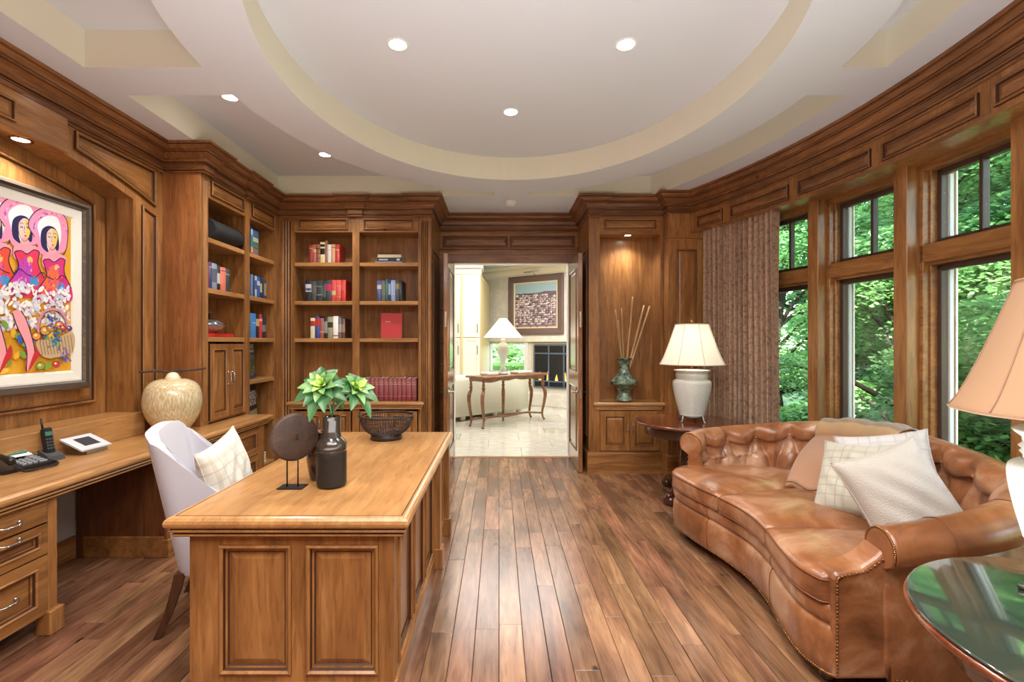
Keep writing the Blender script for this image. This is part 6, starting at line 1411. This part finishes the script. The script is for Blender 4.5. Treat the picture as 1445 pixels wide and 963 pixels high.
q = MB(); q.tube(catmull([cs(.03, .02, .13), cs(.3, .2, .14), cs(CLn*.5, .12, .14), cs(CLn-.3, .2, .14), cs(CLn-.02, .02, .13)], 24), .017, 8); q.tube(catmull([cs(.03, .36, .13), cs(.3, .2, .14), cs(CLn*.5, .28, .14), cs(CLn-.3, .2, .14), cs(CLn-.02, .36, .13)], 24), .017, 8); part('stretcher', q, cw, CO)
lc = cs(CLn*.42, .2, .885); HL = thing('table_lamp', 'glass column lamp with a white cone shade on the console table', 'lamp', lc)
q = MB(); q.lathe([(0, 0), (.09, 0), (.09, .03), (.05, .04), (.045, .06), (.075, .1), (.03, .14), (.035, .2), (.10, .38), (.115, .46), (.08, .54), (.04, .58), (.05, .60), (.03, .64), (0, .65)], lc, 28); part('glass_base', q, plain('crystal', (206, 214, 206), .08, spec=.9, coat=1.), HL)
q = MB(); sp_ = [(.35, .66), (.065, 1.0)]; q.lathe(sp_, lc, 48); q.lathe([(.065, 1.0), (.01, 1.0)], lc, 24); q.lathe([(a-.004, b) for a, b in sp_], lc, 48); part('shade', q, shade_mat('white_shade', (246, 240, 228), (255, 244, 226), .25), HL)
q = MB(); q.tube([(lc[0], lc[1], lc[2]+.64), (lc[0], lc[1], lc[2]+1.01)], .006, 6); part('harp', q, brass, HL)
for k, (u, w, h) in enumerate(((CLn*.2, .24, .05), (CLn*.72, .36, .045))):
    q = MB(); q.box(u-w/2, u+w/2, .08, .32, .8845, .8845+h, .012, xf=cs); o = solo('folded_cloth', q, plain('cream_cloth', (232, 226, 212), .9), ['pale folded cloth', 'long pale folded cloth'][k]+' on the %s end of the console table' % ['left', 'right'][k], 'cloth')
# pale sofa behind the console
HS_ = thing('pale_sofa', 'long pale fabric sofa with its back to the console table', 'sofa', cs(.3, .9, 0)); pf = plain('pale_chenille', (214, 214, 196), .95, bump=.4, bscale=60)
def ss(u, n, v): p = np.array((-.95, 8.42))+cd*u+cn*n; return (p[0], p[1], v)
q = MB(); q.nested(lambda u, v, n: ss(u, v, n), -1.4, .08, 2.15, .34, [(.02, .09), (0, .12), (0, .74), (.03, .82), (.09, .85)], nu=12, nv=3, smooth=True, bottom=True); part('backrest', q, pf, HS_)
q = MB(); q.nested(lambda u, v, n: ss(u, v, n), -1.4, .34, 2.15, 1.0, [(.0, .09), (0, .40), (.04, .45)], nu=4, nv=2, smooth=True, bottom=True); part('seat', q, pf, HS_)
for u in (.55, 1.35, -1.2, 2.0):
    q = MB(); q.lathe([(0, 0), (.03, 0), (.05, .03), (.05, .08), (.04, .095), (0, .095)], ss(u, .2, 0), 14); part('bun_foot', q, creamC, HS_)
# ================================================================ OUTDOORS
def grass_mat():
    m, n, b = base_mat('forest_floor'); L = n.links.new; t = n.nodes.new('ShaderNodeTexCoord'); z = n.nodes.new('ShaderNodeTexNoise'); z.inputs['Scale'].default_value = 1.5; z.inputs['Detail'].default_value = 8; L(t.outputs['Object'], z.inputs['Vector']); r = ramp(n, [(.35, (60, 84, 40)), (.6, (110, 134, 66))]); L(z.outputs[0], r.inputs[0]); L(r.outputs[0], b.inputs['Base Color']); b.inputs['Roughness'].default_value = .95; return m
mb = MB(); n_ = 40
def gz(x, y): return -.35+.05*max(0, x-5)+.06*math.sin(x*.9)*math.sin(y*.7) if x > 3.6 else -.35
mb.grid(lambda u, v: (2.6+47*u, -20+75*v, gz(2.6+47*u, -20+75*v)), n_, n_); g = struct('ground_outside', mb, grass_mat(), recalc=False)
mb = MB(); mb.box(-30, 2.6, 14.6, 60, -.4, -.3, 0); struct('ground_behind', mb, grass_mat())
leafW = leaf_mat('foliage', (72, 128, 80), (160, 206, 130), .45)
def leafcloud(centers, radii, n, size, parent, name='foliage', seed=0, flat_=.45):
    rg = np.random.default_rng(seed); C = np.array(centers); R = np.array(radii); k = rg.integers(0, len(C), n)
    d = rg.normal(size=(n, 3)); d /= np.linalg.norm(d, axis=1)[:, None]; rr = rg.random(n)**.45
    P = C[k]+d*(R[k]*rr)[:, None]*np.array((1, 1, flat_))
    P[:, 2] -= .25*R[k]*rr**2                                   # boughs sag outwards
    a = rg.random(n)*2*PI; tl = rg.normal(0, .45, n); s = size*(.6+.8*rg.random(n))
    U = np.stack([np.cos(a), np.sin(a), rg.normal(-.15, .3, n)], 1); U /= np.linalg.norm(U, axis=1)[:, None]
    Vv = np.stack([-np.sin(a), np.cos(a), tl], 1); Vv /= np.linalg.norm(Vv, axis=1)[:, None]; Nn = np.cross(U, Vv)
    s = s[:, None]; w = .42
    A_ = P-U*s*.5; B_ = P+Vv*s*w-Nn*s*.06-U*s*.08; C_ = P+U*s*.5; D_ = P-Vv*s*w-Nn*s*.06-U*s*.08
    V = np.stack([A_, B_, C_, D_], 1).reshape(-1, 3); off = np.array(ORG.get(parent.name, (0, 0, 0)))
    me = bpy.data.meshes.new(name); me.vertices.add(4*n); me.vertices.foreach_set('co', (V-off).ravel()); me.loops.add(6*n); me.polygons.add(2*n)
    base = 4*np.arange(n)[:, None]; idx = (base+np.array([[0, 1, 2, 0, 2, 3]])).ravel(); me.loops.foreach_set('vertex_index', idx); me.polygons.foreach_set('loop_start', np.arange(0, 6*n, 3)); me.polygons.foreach_set('loop_total', np.full(2*n, 3)); me.update(calc_edges=True)
    at = me.attributes.new('tint', 'FLOAT', 'POINT'); cl = rg.random(len(C))*.5; at.data.foreach_set('value', np.repeat(np.clip(cl[k]+rg.random(n)*.5, 0, 1), 4)); me.materials.append(leafW)
    o = bpy.data.objects.new(name, me); COL.objects.link(o); o.parent = parent; o['kind'] = 'stuff'; ORG[o.name] = tuple(off); return o
bark = wood('tree_bark', (30, 24, 20), (52, 44, 36), (74, 64, 56), axis=2, knots=0, rough=.9, coat=0)
def tree(x, y, h, r, n, label, seed, size=.15, z0=-.4, low=.12, group='trees outside the windows'):
    t = thing('leafy_tree', label, 'tree', (x, y, z0), group=group); rg = random.Random(seed)
    q = MB(); ph = rg.uniform(0, 6); C = catmull([(x, y, z0), (x+.1*math.cos(ph), y+.1*math.sin(ph), z0+h*.3), (x-.15*math.cos(ph), y, z0+h*.65), (x, y, z0+h*.95)], 12); tr_ = .05+h*.018
    q.tube(C, [tr_*(1-.8*i/12) for i in range(13)], 10); cs_ = []; rs = []
    for k in range(26):
        f = low+(1-low)*rg.random(); a = rg.uniform(0, 2*PI); d = r*(1-.75*(f-low)/(1-low))*rg.uniform(.25, 1); c = (x+d*math.cos(a), y+d*math.sin(a), z0+h*f); b = C[min(12, int(f*12*.85))]
        q.tube([tuple(b), tuple((np.array(b)+np.array(c))/2+np.array((0, 0, .12))), c], [tr_*.3, tr_*.18, .01], 5, caps=False); cs_.append(c); rs.append(r*rg.uniform(.28, .46))
    part('trunk', q, bark, t, recalc=False); leafcloud(cs_, rs, n, size, t, seed=seed)
TR = [(5.6, 9.6, 5.5, 1.9, 'slender young maple just outside the farthest window'), (5.3, 6.1, 6.5, 2.0, 'broad leafed maple outside the middle window'), (5.4, 4.6, 6., 1.9, 'bushy maple close outside the nearest window'), (7.2, 7.8, 8, 2.4, 'tall green tree behind the middle window maple'),
      (7.0, 5.3, 7, 2.3, 'tree with dense branches behind the nearest maple'), (7.6, 11.4, 8, 2.6, 'leafy tree farther off beyond the farthest window'), (9.8, 9.6, 10, 3.0, 'tall woodland tree behind the other maples'), (10., 6.4, 10, 3., 'tall woodland tree seen through the nearest window'), (10.5, 13.6, 10, 3.2, 'distant woodland tree behind the curtained window'), (13.5, 10.8, 12, 3.6, 'big distant woodland tree in the middle of the view'), (14, 16, 12, 3.8, 'big distant woodland tree at the far left of the wood'), (14, 6.5, 12, 3.6, 'big distant woodland tree at the near side of the wood'), (5.0, 2.4, 6., 1.9, 'maple just past the right side of the view'), (8, 2.6, 8, 2.4, 'taller tree beyond the right side of the view'), (5.6, -.5, 6., 1.9, 'maple outside the windows behind the viewpoint')]
for k, (x, y, h, r, lb) in enumerate(TR): tree(x, y, h, r, 44000 if x < 8 else 22000, lb, 40+k, .058 if x < 6.5 else (.085 if x < 9 else .16))
SB = [(4.3, 5.0), (4.5, 5.9), (4.2, 4.2), (4.9, 7.6), (5.0, 8.8), (4.0, 3.4), (5.8, 6.2), (6.2, 8.9)]
for k, (x, y) in enumerate(SB):
    t = thing('woodland_shrub', 'low leafy shrub growing %s' % ['below the nearest window', 'left of the nearest window shrub', 'right below the nearest window', 'below the middle window', 'below the farthest window', 'just right of the view', 'behind the nearest window shrubs', 'behind the farthest window shrub'][k], 'shrub', (x, y, -.35), group='shrubs under the windows')
    q = MB(); rg = random.Random(k); cc = []
    for i in range(9): a = rg.uniform(0, 6.28); d = rg.uniform(.1, .55); c = (x+d*math.cos(a), y+d*math.sin(a), rg.uniform(-.15, .35)); q.tube([(x, y, -.4), (x+d*.4*math.cos(a), y+d*.4*math.sin(a), -.1), c], [.012, .009, .004], 5); cc.append(c)
    part('stems', q, bark, t, kind='stuff'); leafcloud(cc, [.35]*9, 3600, .075, t, seed=90+k, flat_=.7)
# garden seen through the hall window
tree(-.6, 24, 9, 3.2, 6000, 'large leafy tree seen through the hall window', 77, .3, group='garden trees beyond the hall'); tree(2.2, 27, 9, 3.4, 6000, 'second garden tree seen through the hall window', 78, .3, group='garden trees beyond the hall')
t = thing('clipped_hedge', 'low bright green hedge outside the hall window', 'hedge', (.3, 17, -.3)); q = MB(); q.box(-2.5, 3, 16.7, 17.3, -.3, .75, .1); part('hedge_core', q, plain('hedge_core', (70, 110, 40), .9), t)
leafcloud([(-2.3+i*.35, 17, .55) for i in range(16)], [.45]*16, 6000, .1, t, 'hedge_leaves', 79, .8)
